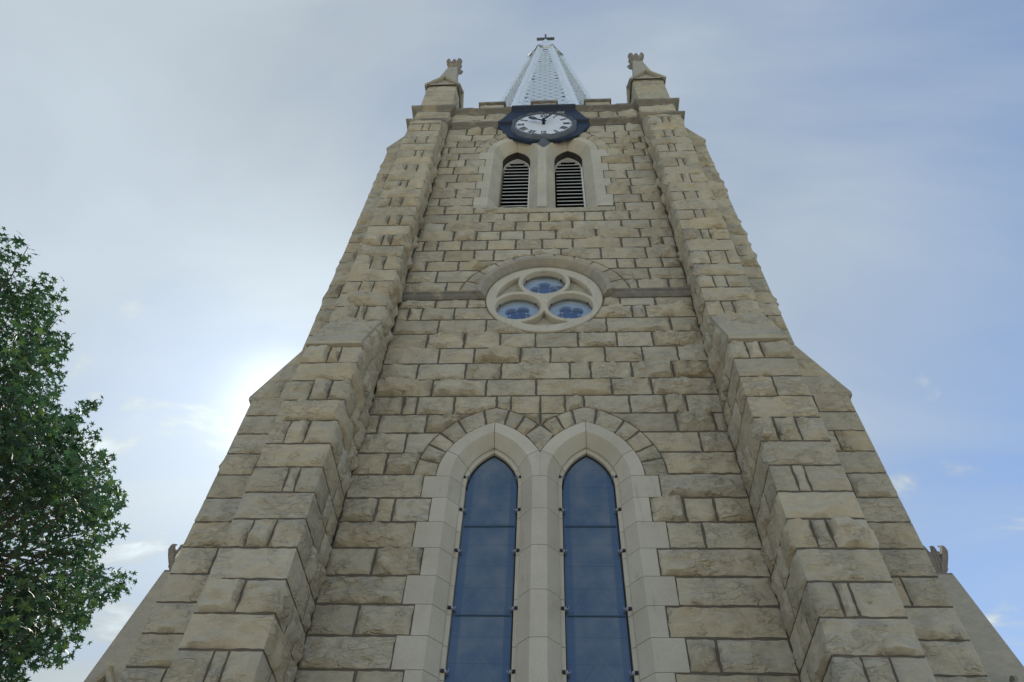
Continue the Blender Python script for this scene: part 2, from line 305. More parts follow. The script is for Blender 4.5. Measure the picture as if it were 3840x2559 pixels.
def patch(mb, fmap, n, W, H, amp=0.03, res=0.035, arris='', snap=None, skirt=0.045, margin=0.022):
    """one rock-faced face: fmap(u,v) gives the flat face, n points outwards; edges stay on the flat face"""
    nu = max(3, int(round(W / res))); nv = max(3, int(round(H / res)))
    sx, sy, sz = (random.uniform(-90, 90) for _ in range(3))
    bulge = random.uniform(0.15, 0.9) * amp; tx = random.uniform(-0.5, 0.5); ty = random.uniform(-0.9, 0.5)
    # a few chipped facets
    planes = [(amp * random.uniform(0.25, 0.95), random.uniform(-1, 1) * amp * 3.2, random.uniform(-1, 1) * amp * 5.5) for _ in range(4)]
    ix = []
    for j in range(nv + 1):
        rowi = []
        for i in range(nu + 1):
            u, v = i / nu, j / nv; p = fmap(u, v)
            s_, t_ = u * W, v * H
            du, dv = min(s_, W - s_), min(t_, H - t_)
            q = sstep(0.004, margin, min(du, dv))
            n1 = noise.noise((s_ * 3.2 + sx, t_ * 6.0 + sy, sz)); n2 = noise.noise((s_ * 8 + sx, t_ * 14 + sz, sy))
            cr = 1 - 2.2 * abs(noise.noise((s_ * 4.3 + sz, t_ * 8.5 + sx, sy)))
            n3 = noise.noise((s_ * 19 + sy, t_ * 30 + sz, sx))
            fac = min(a_ + bx_ * (s_ - W / 2) + by_ * (t_ - H / 2) for a_, bx_, by_ in planes)
            h = 0.45 * bulge * (1 - (2 * u - 1) ** 4) * (1 - (2 * v - 1) ** 4) + 0.8 * fac + amp * (0.30 * n1 + 0.48 * cr + 0.46 * n2 + 0.34 * n3)
            h = max(-0.001, h) * q
            # slightly ragged arrises
            wx = noise.noise((p.x * 13 + sx, p.y * 13, p.z * 13)) * 0.011; wz = noise.noise((p.x * 13, p.y * 13 + sy, p.z * 13)) * 0.010
            p = p.copy()
            if not ('l' in arris and i == 0) and not ('r' in arris and i == nu):
                p.z += wz
                if abs(n.y) > 0.5: p.x += wx
                elif abs(n.x) > 0.5: p.y += wx
            if snap:
                x2, z2, hit = snap(p.x, p.z)
                if hit: p.x, p.z = x2, z2; h = 0.0
            rowi.append(mb.vert(p + n * h))
        ix.append(rowi)
    for j in range(nv):
        for i in range(nu): mb.face((ix[j][i], ix[j][i + 1], ix[j + 1][i + 1], ix[j + 1][i]))
    def sk(line):
        b = [mb.vert(Vector(mb.v[k]) - n * skirt) for k in line]
        for k in range(len(line) - 1): mb.face((line[k + 1], line[k], b[k], b[k + 1]))
    sk(ix[0]); sk(ix[nv][::-1])
    if 'l' not in arris: sk([r[0] for r in ix][::-1])
    if 'r' not in arris: sk([r[nu] for r in ix])
def quad(p00, p10, p11, p01):
    a, b, c, d = map(Vector, (p00, p10, p11, p01))
    return lambda u, v: (a * (1 - u) + b * u) * (1 - v) + (d * (1 - u) + c * u) * v
FRONT = Vector((0, -1, 0))
def rtint(): return (random.random(), random.random())
def in_frame(p, pad=60):
    d = Vector(p) - CAM; wz = d.dot(fw)
    if wz < 0.2: return False
    x = 1920 + FPX * d.dot(rt) / wz; y = 1279.5 - FPX * d.dot(up) / wz
    return -pad < x < 3840 + pad and -pad < y < 2559 + pad

# ------------------------------------------------------------------ the ground
def sheet(name, x0, x1, y0, y1, z, mat, div=1):
    mb = MB(); mb.v = [(x0, y0, z), (x1, y0, z), (x1, y1, z), (x0, y1, z)]; mb.t = [(0.5, 0.5)] * 4; mb.face((0, 1, 2, 3))
    return tag(mk(name, mb, mat), kind='structure')
sheet('ground', -900, 900, -900, 900, GROUND, M_LAWN)
sheet('bounce_pavement', -45, 45, -75, -0.9, GROUND + 0.004, M_PAVE)  # unseen paving, made wide and pale to bounce sunlight onto the tower front

# ------------------------------------------------------------------ the church
church = bpy.data.objects.new('church', None); col.objects.link(church); church.location = (0, 0, 0)
tag(church, 'buff stone church tower with clock, louvred belfry, rose window and pale metal spire', 'church')

HW, XO, SX = 2.0, 2.63, 3.43          # inner and outer face of the buttresses, outer end of the side buttresses
# --- window data: (centre x), pointed arch half width, springing, radius
LC, LA, LZ, LR = (-0.542, 0.457), 0.425, 5.345, 0.72
BC, BZ = (-0.545, 0.462), 13.83
MID = -0.043
ROSE_Z, ROSE_R = 8.644, 0.80
def arch_x(c, a, zs, r, off, z, side):
    """x of a pointed arch at height z"""
    if z <= zs: return c + side * (a + off)
    d = (r + off) ** 2 - (z - zs) ** 2
    if d <= 0: return c
    x = c - side * (r - a) + side * math.sqrt(d)
    return max(x, c) if side > 0 else min(x, c)
def in_arch(x, z, c, a, zs, r, off):
    if z <= zs: return abs(x - c) < a + off
    C = (c - a + r) if x < c else (c + a - r)
    return math.hypot(x - C, z - zs) < r + off

ARCHES = [(c, LA, LZ, LR, 0.385) for c in LC] + [(c, LA, BZ, LR, 0.385) for c in BC]
def snap(x, z):
    hit = False
    for _ in range(2):
        for c, a, zs, r, off in ARCHES:
            if zs - 0.01 < z < zs + 1.3:
                C = (c - a + r) if x < c else (c + a - r); Rr = r + off
                d = math.hypot(x - C, z - zs)
                if d < Rr:
                    k = (Rr + 0.001) / max(d, 1e-4); x = C + (x - C) * k; z = zs + (z - zs) * k; hit = True
    dz = z - ROSE_Z; Rr = 1.225 if dz > 0.2 else 0.812
    d = math.hypot(x, dz)
    if d < Rr and (dz > 0.2 or dz < 0.01): k = Rr / max(d, 1e-3); x *= k; z = ROSE_Z + dz * k; hit = True
    return x, z, hit

# front wall: mortar bed with the window openings left out
mb = MB(); cs = 0.06; nx = int(2 * XO / cs) + 1; zt, zb = 16.0, GROUND
nz_ = int((zt - zb) / cs) + 1
def hole(x, z):
    for c in LC:
        if 0.28 < z and in_arch(x, z, c, LA, LZ, LR, 0.06): return True
    for c in BC:
        if 11.42 < z and in_arch(x, z, c, LA, BZ, LR, 0.06): return True
    return math.hypot(x, z - ROSE_Z) < 0.74
grid = {}
def gv(i, k):
    if (i, k) not in grid: grid[(i, k)] = mb.vert((-XO + i * 2 * XO / nx, 0.004, zb + k * (zt - zb) / nz_))
    return grid[(i, k)]
for i in range(nx):
    for k in range(nz_):
        x = -XO + (i + .5) * 2 * XO / nx; z = zb + (k + .5) * (zt - zb) / nz_
        if hole(x, z): continue
        mb.face((gv(i, k), gv(i + 1, k), gv(i + 1, k + 1), gv(i, k + 1)))
front = mk('front_wall', mb, M_MORTAR, church)

# body of the tower behind the facing: an open shell (side and back walls, floor of the roof)
mb = MB(); D2 = 2 * XO
mb.box(-XO, -XO + 0.5, 0.02, D2, GROUND, 16.0); mb.box(XO - 0.5, XO, 0.02, D2, GROUND, 16.0); mb.box(-XO + 0.5, XO - 0.5, D2 - 0.5, D2, GROUND, 16.0)
mb.box(-XO + 0.5, XO - 0.5, 0.6, D2 - 0.5, 15.6, 15.9)
mk('tower_shell', mb, M_CORE, church)
mb = MB(); mb.box(-1.6, 1.6, 0.75, 0.8, 0.0, 15.5); mk('dark_lining', mb, M_DARK, church)

# rows of the front wall: bottom, top, joints (x)
ROWS = [(2.974, 3.24, [-1.51]), (3.24, 3.542, [1.40]), (3.542, 3.842, [-1.60]), (3.842, 4.138, []), (4.138, 4.443, [-1.56]),
 (4.443, 4.751, [1.49]), (4.751, 5.056, [-1.65, -1.48, 1.36, 1.65]), (5.056, 5.374, []), (5.374, 5.683, [-1.66, MID]),
 (5.683, 5.992, [-1.50, MID, 1.66]), (5.992, 6.295, [-1.85, -1.31, LC[0], MID, LC[1], 1.45, 1.87]),
 (6.295, 6.605, [-1.62, -1.46, -1.03, -0.38, 0.24, 0.97, 1.37, 1.61]),
 (6.605, 6.909, [-1.32, -0.68, -0.09, 0.79, 1.25]), (6.909, 7.223, [-1.54, -0.95, -0.52, 0.31, 0.56, 1.05, 1.54]),
 (7.223, 7.531, [-1.31, -0.87, -0.29, 0.08, 0.75, 1.21, 1.64]), (7.531, 7.845, [-1.50, -1.02, -0.56, -0.11, 0.43, 0.92, 1.37]),
 (7.845, 8.166, [-1.39, -0.76, 0.0, 0.81, 1.64]), (8.166, 8.448, [-1.83, -1.65, -1.21, 0.0, 1.17, 1.35]),
 (8.448, 8.640, [-1.49, -1.05, 0.0, 1.03, 1.50]), (8.86, 9.112, [-1.39, 0.0, 1.31, 1.74]), (9.112, 9.423, [-1.56, 0.0, 1.50]),
 (9.423, 9.699, [-1.75, -1.27, 0.0, 1.07, 1.33, 1.72]), (9.699, 10.027, [-1.52, -1.06, -0.76, -0.19, 0.25, 0.85, 1.52]),
 (10.027, 10.332, [-1.87, -1.65, -1.28, -0.88, -0.44, -0.03, 0.44, 1.18, 1.61, 1.81]),
 (10.332, 10.625, [-1.43, -1.07, -0.69, -0.32, 0.18, 0.81, 1.49]), (10.625, 10.925, [-1.61, -0.83, -0.46, -0.06, 0.45, 1.23, 1.69]),
 (10.925, 11.24, [-1.43, -1.05, -0.66, -0.26, 0.08, 0.66, 0.97, 1.39]), (11.24, 11.554, [-1.67, 1.34, 1.80]),
 (11.554, 11.859, [-1.80, 1.64]), (11.859, 12.203, [-1.54, 1.49]), (12.203, 12.506, [-1.74, 1.52]), (12.506, 12.85, [-1.58, 1.48]),
 (12.85, 13.172, [-1.68, 1.64]), (13.172, 13.51, [-1.81, -1.49, 1.65]), (13.51, 13.812, [-1.64, 1.5, 1.9]),
 (13.812, 14.129, [-1.87, -1.0, MID, 1.73]), (14.129, 14.435, [-1.73, -1.38, -0.9, MID, 0.8, 1.39, 1.89]), (14.435, 14.755, [-1.46, -1.0, MID, 0.9, 1.40, 1.69]),
 (14.755, 15.116, [-1.60, -1.28, -0.97, -0.4, 0.3, 0.85, 1.24, 1.64]),
 (15.29, 15.60, [-1.5, -0.9, -0.2, 0.5, 1.1, 1.6]), (15.60, 15.915, [-1.27, -0.73, -0.1, 0.6, 1.15, 1.55])]
LONG_L, SHORT_L, LONG_R, SHORT_R = -1.226, -1.112, 1.153, 1.030
def lancet_edges(i): return (LONG_L, LONG_R) if i % 2 else (SHORT_L, SHORT_R)
wall_stones = []
def wall_stone(x0, x1, z0, z1, snapf=None, res=0.034, y=0.0):
    hi = z0 > 8.7; g = 0.0165 if hi else 0.0135
    mb = MB(); mb.tint = rtint()
    patch(mb, quad((x0 + g, y, z0 + g), (x1 - g, y, z0 + g), (x1 - g, y, z1 - g), (x0 + g, y, z1 - g)), FRONT, x1 - x0 - 2 * g, z1 - z0 - 2 * g,
          amp=random.choice((0.026, 0.04, 0.05, 0.072)) * random.uniform(0.8, 1.2), res=res, snap=snapf, margin=0.05 if hi else 0.024)
    return mb
def inside_any(x, z):
    x2, z2, h = snap(x, z); return h
DRESS_ROWS = []
for i, (z0, z1, J) in enumerate(ROWS):
    res = 0.03 if z1 < 9 else 0.042
    spans = [(-HW, HW)]; sf = None
    if z1 < 5.4:
        lo, hi = lancet_edges(i); spans = [(-HW, lo), (hi, HW)]; DRESS_ROWS.append((z0, z1, lo, hi))
    elif 11.2 < z0 < 11.3: spans = [(-HW, -1.17), (1.17, HW)]
    elif 11.5 < z0 < 13.6:
        k = round((z0 - 11.554) / 0.326); lo, hi = ((-1.21, 1.168) if k % 2 == 0 else (-1.108, 1.062)); spans = [(-HW, lo), (hi, HW)]
    else: sf = snap
    for cs_, zs_ in ((LC, LZ), (BC, BZ)):
        if zs_ - 0.05 < z0 < zs_ + 1.0 and z1 > zs_ + 0.02:
            off = 0.385; apx = zs_ + math.sqrt((LR + off) ** 2 - (LR - LA) ** 2)
            if z1 < apx:
                spans = [(-HW, arch_x(cs_[0], LA, zs_, LR, off, z1, -1)), (arch_x(cs_[1], LA, zs_, LR, off, z1, 1), HW)]
                m0, m1 = arch_x(cs_[0], LA, zs_, LR, off, z1, 1), arch_x(cs_[1], LA, zs_, LR, off, z1, -1)
                if m1 > m0 + 0.05: spans += [(m0, MID), (MID, m1)]
            else: J = sorted([j for j in J if min(abs(j - c) for c in cs_) > 0.1] + list(cs_) + ([MID] if MID not in J else []))
    if 8.8 < z0 < 9.87:
        dz = z1 - ROSE_Z
        if dz < 1.2: xx = math.sqrt(1.225 ** 2 - dz * dz); spans = [(-HW, -xx), (xx, HW)]
    elif 7.84 < z0 < 8.6: xx = math.sqrt(max(0, 0.812 ** 2 - (z0 - ROSE_Z) ** 2)); spans = [(-HW, -xx), (xx, HW)]
    for a, b in spans:
        xs = [a] + [j for j in J if a + 0.05 < j < b - 0.05] + [b]
        for x0, x1 in zip(xs, xs[1:]):
            if sf and all(inside_any(x, z) for x in (x0 + .02, (x0 + x1) / 2, x1 - .02) for z in (z0 + .02, (z0 + z1) / 2, z1 - .02)): continue
            if 15.2 < z0 and False: continue
            wall_stones.append(wall_stone(x0, x1, z0, z1, sf, res))
for m_ in wall_stones: mk('wall_stone', m_, M_STONE, front, smooth=42)
# courses below the picture, down to the ground
mb = MB(); z = 2.974; i = 1
while z > GROUND + 0.05:
    z0 = max(GROUND, z - 0.305)
    lo, hi = lancet_edges(i) if z0 > 0.25 else (MID, MID); i += 1
    for a, b in ((-HW, lo), (hi, HW)):
        n = max(1, round((b - a) / 0.55)); xs = [a + (b - a) * (k + (random.uniform(-.15, .15) if 0 < k < n else 0)) / n for k in range(n + 1)]
        for x0, x1 in zip(xs, xs[1:]): mb.add(wall_stone(x0, x1, z0, z, None, 0.07))
    z = z0
tag(mk('lower_stone_courses', mb, M_STONE, front, smooth=42), kind='stuff')

# --- dressed stone round the windows
G = 0.0025
def jamb_block(poly, z0, z1, bev=0.0):
    mb = MB(); mb.tint = rtint()
    mb.prism([(x, y, z0 + G) for x, y in poly], [(x, y, z1 - G) for x, y in poly])
    return mk('dressed_stone', mb, M_DRESSED, front, fix=True)
PROF_L = [(0.0, -0.007), (-0.11, 0.115), (-0.112, 0.14), (-0.150, 0.155), (-0.155, 0.30)]     # lancet reveal: (offset outwards, y)
PROF_B = [(0.0, -0.007), (-0.155, 0.20), (-0.157, 0.52)]                                      # belfry reveal
def jamb_poly(xe, side, prof, back):
    """xe: face edge of the opening, side: +1 if the opening lies towards +x"""
    return [(xe - side * o, y) for o, y in prof]
def jambs(cs, rows, prof, back):
    for z0, z1, lo, hi in rows:
        a = jamb_poly(cs[0] - LA, 1, prof, back); jamb_block([(lo, -0.007)] + a + [(lo, back)], z0, z1)
        a = jamb_poly(cs[1] + LA, -1, prof, back); jamb_block([(hi, -0.007)] + a + [(hi, back)], z0, z1)
    
def mullion(cs, zs, prof):
    a = jamb_poly(cs[0] + LA, -1, prof, 0); b = jamb_poly(cs[1] - LA, 1, prof, 0)
    for z0, z1 in zip(zs, zs[1:]): jamb_block(a[::-1] + b, z0, z1)
lr = [(z0, z1, lo, hi) for z0, z1, lo, hi in DRESS_ROWS]
zz = 2.974; i = 1
while zz > 0.35:
    z0 = max(0.30, zz - 0.305); lo, hi = lancet_edges(i); i += 1; lr.append((z0, zz, lo, hi)); zz = z0
jambs(LC, [r for r in lr if r[1] < 5.34] + [(5.056, LZ, LONG_L, LONG_R)], PROF_L, 0.30)
mullion(LC, [0.30, 0.9, 1.5, 2.1, 2.6, 3.07, 3.54, 4.0, 4.48, 4.92, LZ], PROF_L)
br = [(11.45, 11.554, -1.19, 1.15)]
for z0, z1, J in ROWS:
    if 11.5 < z0 < 13.4:
        k = round((z0 - 11.554) / 0.326); lo, hi = ((-1.21, 1.168) if k % 2 == 0 else (-1.108, 1.062)); br.append((z0, z1, lo, hi))
br.append((13.51, BZ, -1.24, 1.20))
jambs(BC, br, PROF_B, 0.52)
mullion(BC, [11.45, 11.9, 12.35, 12.8, 13.25, BZ], PROF_B)
def arch_blocks(cs, zs, prof, off, back):
    for w_, c in enumerate(cs):
        for side in (-1, 1):
            inner = (w_ == 0 and side > 0) or (w_ == 1 and side < 0)
            full = [(off, back), (off, -0.007)] + prof
            for t0, t1 in ((0.0, 0.36), (0.36, 1.0)):
                mb = MB(); mb.tint = rtint(); rings = []
                for k in range(11):
                    t = t0 + (t1 - t0) * k / 10; ring = []
                    for o, y in full:
                        rad = LR + o; amax = math.acos((LR - LA) / rad); a = amax * t + (0.004 if k == 0 else (-0.004 if k == 10 else 0))
                        x = c + side * (-(LR - LA) + rad * math.cos(a)); z = zs + rad * math.sin(a)
                        if inner: x = min(x, MID - 0.001) if w_ == 0 else max(x, MID + 0.001)
                        ring.append((x, y, z))
                    rings.append(ring)
                mb.loft(rings); mk('dressed_stone', mb, M_DRESSED, front, smooth=25, fix=True)
arch_blocks(LC, LZ, PROF_L, 0.14, 0.30)
arch_blocks(BC, BZ, PROF_B, 0.14, 0.52)

# --- arch stones (voussoirs)
def voussoir(c, zs, side, t0, t1, r0, r1, res=0.032, clampx=None):
    mb = MB(); mb.tint = rtint()
    def fm(u, v):
        t = t0 + (t1 - t0) * u; sd_ = side
        rad = r0 + (r1 - r0) * v
        if t > 1: t = 2 - t; sd_ = -side
        a = math.acos((LR - LA) / rad) * t
        x = c + sd_ * (-(LR - LA) + rad * math.cos(a))
        return Vector((x, 0, zs + rad * math.sin(a)))
    f2 = fm if side < 0 else (lambda u, v: fm(1 - u, v))
    wid = (t1 - t0) * (r0 + r1) / 2 * math.acos((LR - LA) / ((r0 + r1) / 2))
    patch(mb, f2, FRONT, wid, r1 - r0, amp=0.038, res=res)
    return mk('voussoir', mb, M_STONE, front, smooth=42)
def ring_of_voussoirs(cs, zs, n_out, res):
    r0, r1 = LR + 0.152, LR + 0.372; gp = 0.011
    for w_, c in enumerate(cs):
        side = -1 if w_ == 0 else 1
        cuts = [0] + [(k + random.uniform(-.1, .1)) / n_out for k in range(1, n_out)] ; cuts = [t * 0.9 / cuts[-1] * (n_out - 1) / n_out if False else t for t in cuts]
        cuts = [t * 0.90 / max(cuts[-1], .01) if t == cuts[-1] else t for t in cuts]
        cuts.append(1.11)
        # far side of the apex, down to the stone in the valley
        t_end = 2 - R(44) / math.acos((LR - LA) / ((r0 + r1) / 2))
        cuts += [(1.11 + t_end) / 2, t_end]
        for a, b in zip(cuts, cuts[1:]): voussoir(c, zs, side, a + gp, b - gp, r0, r1, res)
    mb = MB(); mb.tint = rtint(); m = MID
    patch(mb, quad((m, 0, zs + 0.365), (m + 0.145, 0, zs + 0.615), (m, 0, zs + 0.75), (m - 0.145, 0, zs + 0.615)), FRONT, 0.27, 0.25, amp=0.02, res=res)
    mk('voussoir', mb, M_STONE, front, smooth=42)
ring_of_voussoirs(LC, LZ, 6, 0.03)
ring_of_voussoirs(BC, BZ, 5, 0.04)
nrv = 11
for k in range(nrv):
    a0 = R(171 - k * 162 / nrv) - 0.011; a1 = R(171 - (k + 1) * 162 / nrv) + 0.011
    mb = MB(); mb.tint = rtint()
    patch(mb, lambda u, v, a0=a0, a1=a1: Vector(((0.945 + 0.265 * v) * math.cos(a0 + (a1 - a0) * u), 0, ROSE_Z + (0.945 + 0.265 * v) * math.sin(a0 + (a1 - a0) * u))),
          FRONT, 0.28, 0.265, amp=0.038, res=0.036)
    mk('voussoir', mb, M_STONE, front, smooth=42)

# --- belfry sill
mb = MB(); mb.tint = (0.4, 0.3)
patch(mb, quad((-1.17, -0.012, 11.25), (1.17, -0.012, 11.25), (1.17, 0.0, 11.41), (-1.17, 0.0, 11.41)), FRONT, 2.34, 0.16, amp=0.03, res=0.04, skirt=0.09)
mb.box(-1.16, 1.16, 0.02, 0.6, 11.26, 11.40)
mk('belfry_sill', mb, M_STONE, front, smooth=42)

# --- mouldings on the front
def extrude_x(prof, x0, x1, mat, name, parent, tint=(0.5, 0.5), mirror=False):
    mb = MB(); mb.tint = tint
    mb.prism([(x0, y, z) for y, z in prof], [(x1, y, z) for y, z in prof]); return mk(name, mb, mat, parent, fix=True)
mid_prof = [(0.02, 8.645), (-0.012, 8.648), (-0.045, 8.68), (-0.055, 8.725), (-0.075, 8.735), (-0.08, 8.76), (-0.02, 8.852), (0.02, 8.855)]
for x0, x1 in ((-HW, -0.905), (0.905, HW)): extrude_x(mid_prof, x0, x1, M_DARKSTONE, 'string_course', church, rtint())
def corn_prof(z0): return [(0.02, z0), (-0.01, z0), (-0.035, z0 + 0.028), (-0.075, z0 + 0.045), (-0.10, z0 + 0.055), (-0.115, z0 + 0.065), (-0.118, z0 + 0.105), (-0.02, z0 + 0.17), (0.02, z0 + 0.17)]
for x0, x1 in ((-1.93, -0.955), (0.925, 1.93)): extrude_x(corn_prof(15.118), x0, x1, M_DARKSTONE, 'string_course', church, rtint())
for x0, x1 in ((-1.93, -0.70), (0.67, 1.93)): extrude_x(corn_prof(15.918), x0, x1, M_DARKSTONE, 'cornice', church, rtint())
extrude_x([(0.02, 15.918), (-0.02, 15.93), (-0.03, 16.06), (0.02, 16.08)], -0.69, 0.66, M_DARKSTONE, 'cornice', church)

# ------------------------------------------------------------------ buttresses
ZG = [2.945, 3.243, 3.545, 3.850, 4.148, 4.445, 4.751, 5.056, 5.374, 5.683, 5.992, 6.295, 6.58]
b_stones = []       # (projected size, mesh, parent)
def rel_size(W, H, p): return W * H / (Vector(p) - CAM).length_squared
def box_faces(s, x0, x1, y0, y1, z0, z1, faces, res, amp):
    """a corner block: rock faces towards the front, the inner and the outer side; s = +1 right, -1 left"""
    mb = MB(); mb.tint = rtint(); g = 0.0145 if z0 > 7.4 else 0.011; mg = 0.045 if z0 > 7.4 else 0.024
    z0 += g; z1 -= g
    for fc in faces:
        if fc == 'f':
            a = ''.join(k for k in ('l', 'r') if k in faces_arris)
            patch(mb, quad((x0, y0, z0), (x1, y0, z0), (x1, y0, z1), (x0, y0, z1)), FRONT, x1 - x0, z1 - z0, amp, res, arris=a, margin=mg)
        elif fc == '-x': patch(mb, quad((x0, y1, z0), (x0, y0, z0), (x0, y0, z1), (x0, y1, z1)), Vector((-1, 0, 0)), y1 - y0, z1 - z0, amp * 0.6, res, arris='r')
        elif fc == '+x': patch(mb, quad((x1, y0, z0), (x1, y1, z0), (x1, y1, z1), (x1, y0, z1)), Vector((1, 0, 0)), y1 - y0, z1 - z0, amp * 0.6, res, arris='l')
    return mb
faces_arris = ''
def course_front(s, parent, z0, z1, yf, single, res):
    """one course of a front buttress; s = side of the tower"""
    global faces_arris
    xa, xb = HW, XO; g = 0.010; out = []
    amp = random.uniform(0.028, 0.062)
    if z0 > 7.4: amp *= 1.35
    ls = random.uniform(0.46, 0.60) if single else random.uniform(0.22, 0.32)       # depth of the corner block along the side
    ls = min(ls, -yf - 0.05) if -yf < 0.5 else ls
    def X(u0, u1):                          # u from the inner arris outwards
        a, b = xa + u0 * (xb - xa), xa + u1 * (xb - xa)
        return (a, b) if s > 0 else (-b, -a)
    inner, outer = ('-x', '+x') if s > 0 else ('+x', '-x')
    def addb(x0, x1, faces, ar, y1):
        global faces_arris
        faces_arris = ar; mb = box_faces(s, x0, x1, yf, y1, z0, z1, faces, res, amp * random.uniform(.8, 1.2))
        b_stones.append((rel_size(x1 - x0, z1 - z0, ((x0 + x1) / 2, yf, (z0 + z1) / 2)), mb, parent))
    if single:
        x0, x1 = X(0, 1); addb(x0, x1, ['f', inner, outer], 'lr', yf + ls)
    else:
        j1 = random.uniform(0.27, 0.43); j2 = j1 + random.choice((0.17, 0.22, 0.28, 0.34)) * random.uniform(.9, 1.1); j2 = min(j2, 0.76); gg = g / (xb - xa)
        if random.random() < 0.15: j1, j2 = 0.5, None
        x0, x1 = X(0, j1 - gg); addb(x0, x1, ['f', inner], 'l' if s > 0 else 'r', yf + ls)
        if j2:
            x0, x1 = X(j1 + gg, j2 - gg); addb(x0, x1, ['f'], '', yf + ls); last = j2
        else: last = j1
        x0, x1 = X(last + gg, 1); addb(x0, x1, ['f', outer], 'r' if s > 0 else 'l', yf + ls)
    # the rest of the two sides
    y0 = yf + ls + 0.02; y1 = -0.012
    if y1 - y0 > 0.06:
        cuts = [y0, y1] if (y1 - y0 < 0.4 or single) else [y0, y0 + (y1 - y0) * random.uniform(.4, .6), y1]
        for ya, yb in zip(cuts, cuts[1:]):
            for sidef in (inner, outer):
                mb = MB(); mb.tint = rtint(); xx = s * (xa if sidef == inner else xb)
                nrm = Vector((-1 if sidef == '-x' else 1, 0, 0)); yb_ = yb - (0.02 if yb != y1 else 0)
                q_ = quad((xx, yb_, z0 + g), (xx, ya, z0 + g), (xx, ya, z1 - g), (xx, yb_, z1 - g)) if sidef == '-x' else quad((xx, ya, z0 + g), (xx, yb_, z0 + g), (xx, yb_, z1 - g), (xx, ya, z1 - g))
                patch(mb, q_, nrm, yb_ - ya, z1 - z0 - 2 * g, amp * 0.8, res)
                b_stones.append((rel_size((yb_ - ya) * (0.6 if sidef == inner else 0.02), z1 - z0, (xx, ya, z0)), mb, parent))
def course_side(s, parent, z0, z1, xe, single, res, xtop=None):
    """one course of a side buttress: front face at y=0 from the tower corner to xe, and the end face"""
    global faces_arris
    g = 0.010; xtop = xe if xtop is None else xtop; amp = random.uniform(0.022, 0.045)
    if z0 > 7.4: amp *= 1.5
    j = [] if single else [XO + (xe - XO) * random.uniform(.35, .6)]
    xs = [XO + 0.008] + j + [xe]
    for k, (a, b) in enumerate(zip(xs, xs[1:])):
        last = k == len(xs) - 2; gb = 0 if last else g; ga = g if k else 0
        bt = xtop if last else b
        mb = MB(); mb.tint = rtint()
        P = [(a + ga, 0, z0 + g), (b - gb, 0, z0 + g), (bt - gb, 0, z1 - g), (a + ga, 0, z1 - g)]
        if s > 0: qd = quad(*P)
        else: qd = quad(*[(-x, y, z) for x, y, z in (P[1], P[0], P[3], P[2])])
        patch(mb, qd, FRONT, b - a, z1 - z0 - 2 * g, amp, res, arris=('r' if s > 0 else 'l') if last else '', margin=0.04 if z0 > 7.4 else 0.024)
        if last:
            n = Vector((s, 0, 0)); E = [(s * xe, 0, z0 + g), (s * xe, 0.62, z0 + g), (s * bt, 0.62, z1 - g), (s * bt, 0, z1 - g)]
            if s < 0: E = [E[1], E[0], E[3], E[2]]
            patch(mb, quad(*E), n, 0.62, z1 - z0 - 2 * g, amp * 1.2, 0.06, arris='l' if s > 0 else 'r')
        b_stones.append((rel_size(b - a, z1 - z0, (s * a, 0, z0)), mb, parent))
def slope_stone(P, n, name, parent, W, H, amp=0.03):
    mb = MB(); mb.tint = (random.random(), random.random() * 0.5)
    patch(mb, quad(*P), n, W, H, amp, 0.035, margin=0.05); return mb
def upper_grid(z, top):
    g = [z]
    src = [7.531, 7.848, 8.166, 8.45, 8.75, 9.09, 9.41, 9.72, 10.03, 10.34, 10.66, 10.97, 11.31, 11.62, 11.95, 12.27, 12.59, 12.92, 13.26, 13.58, 13.90, 14.20, top]
    return [z] + [k for k in src if z + 0.1 < k < top - 0.1] + [top]
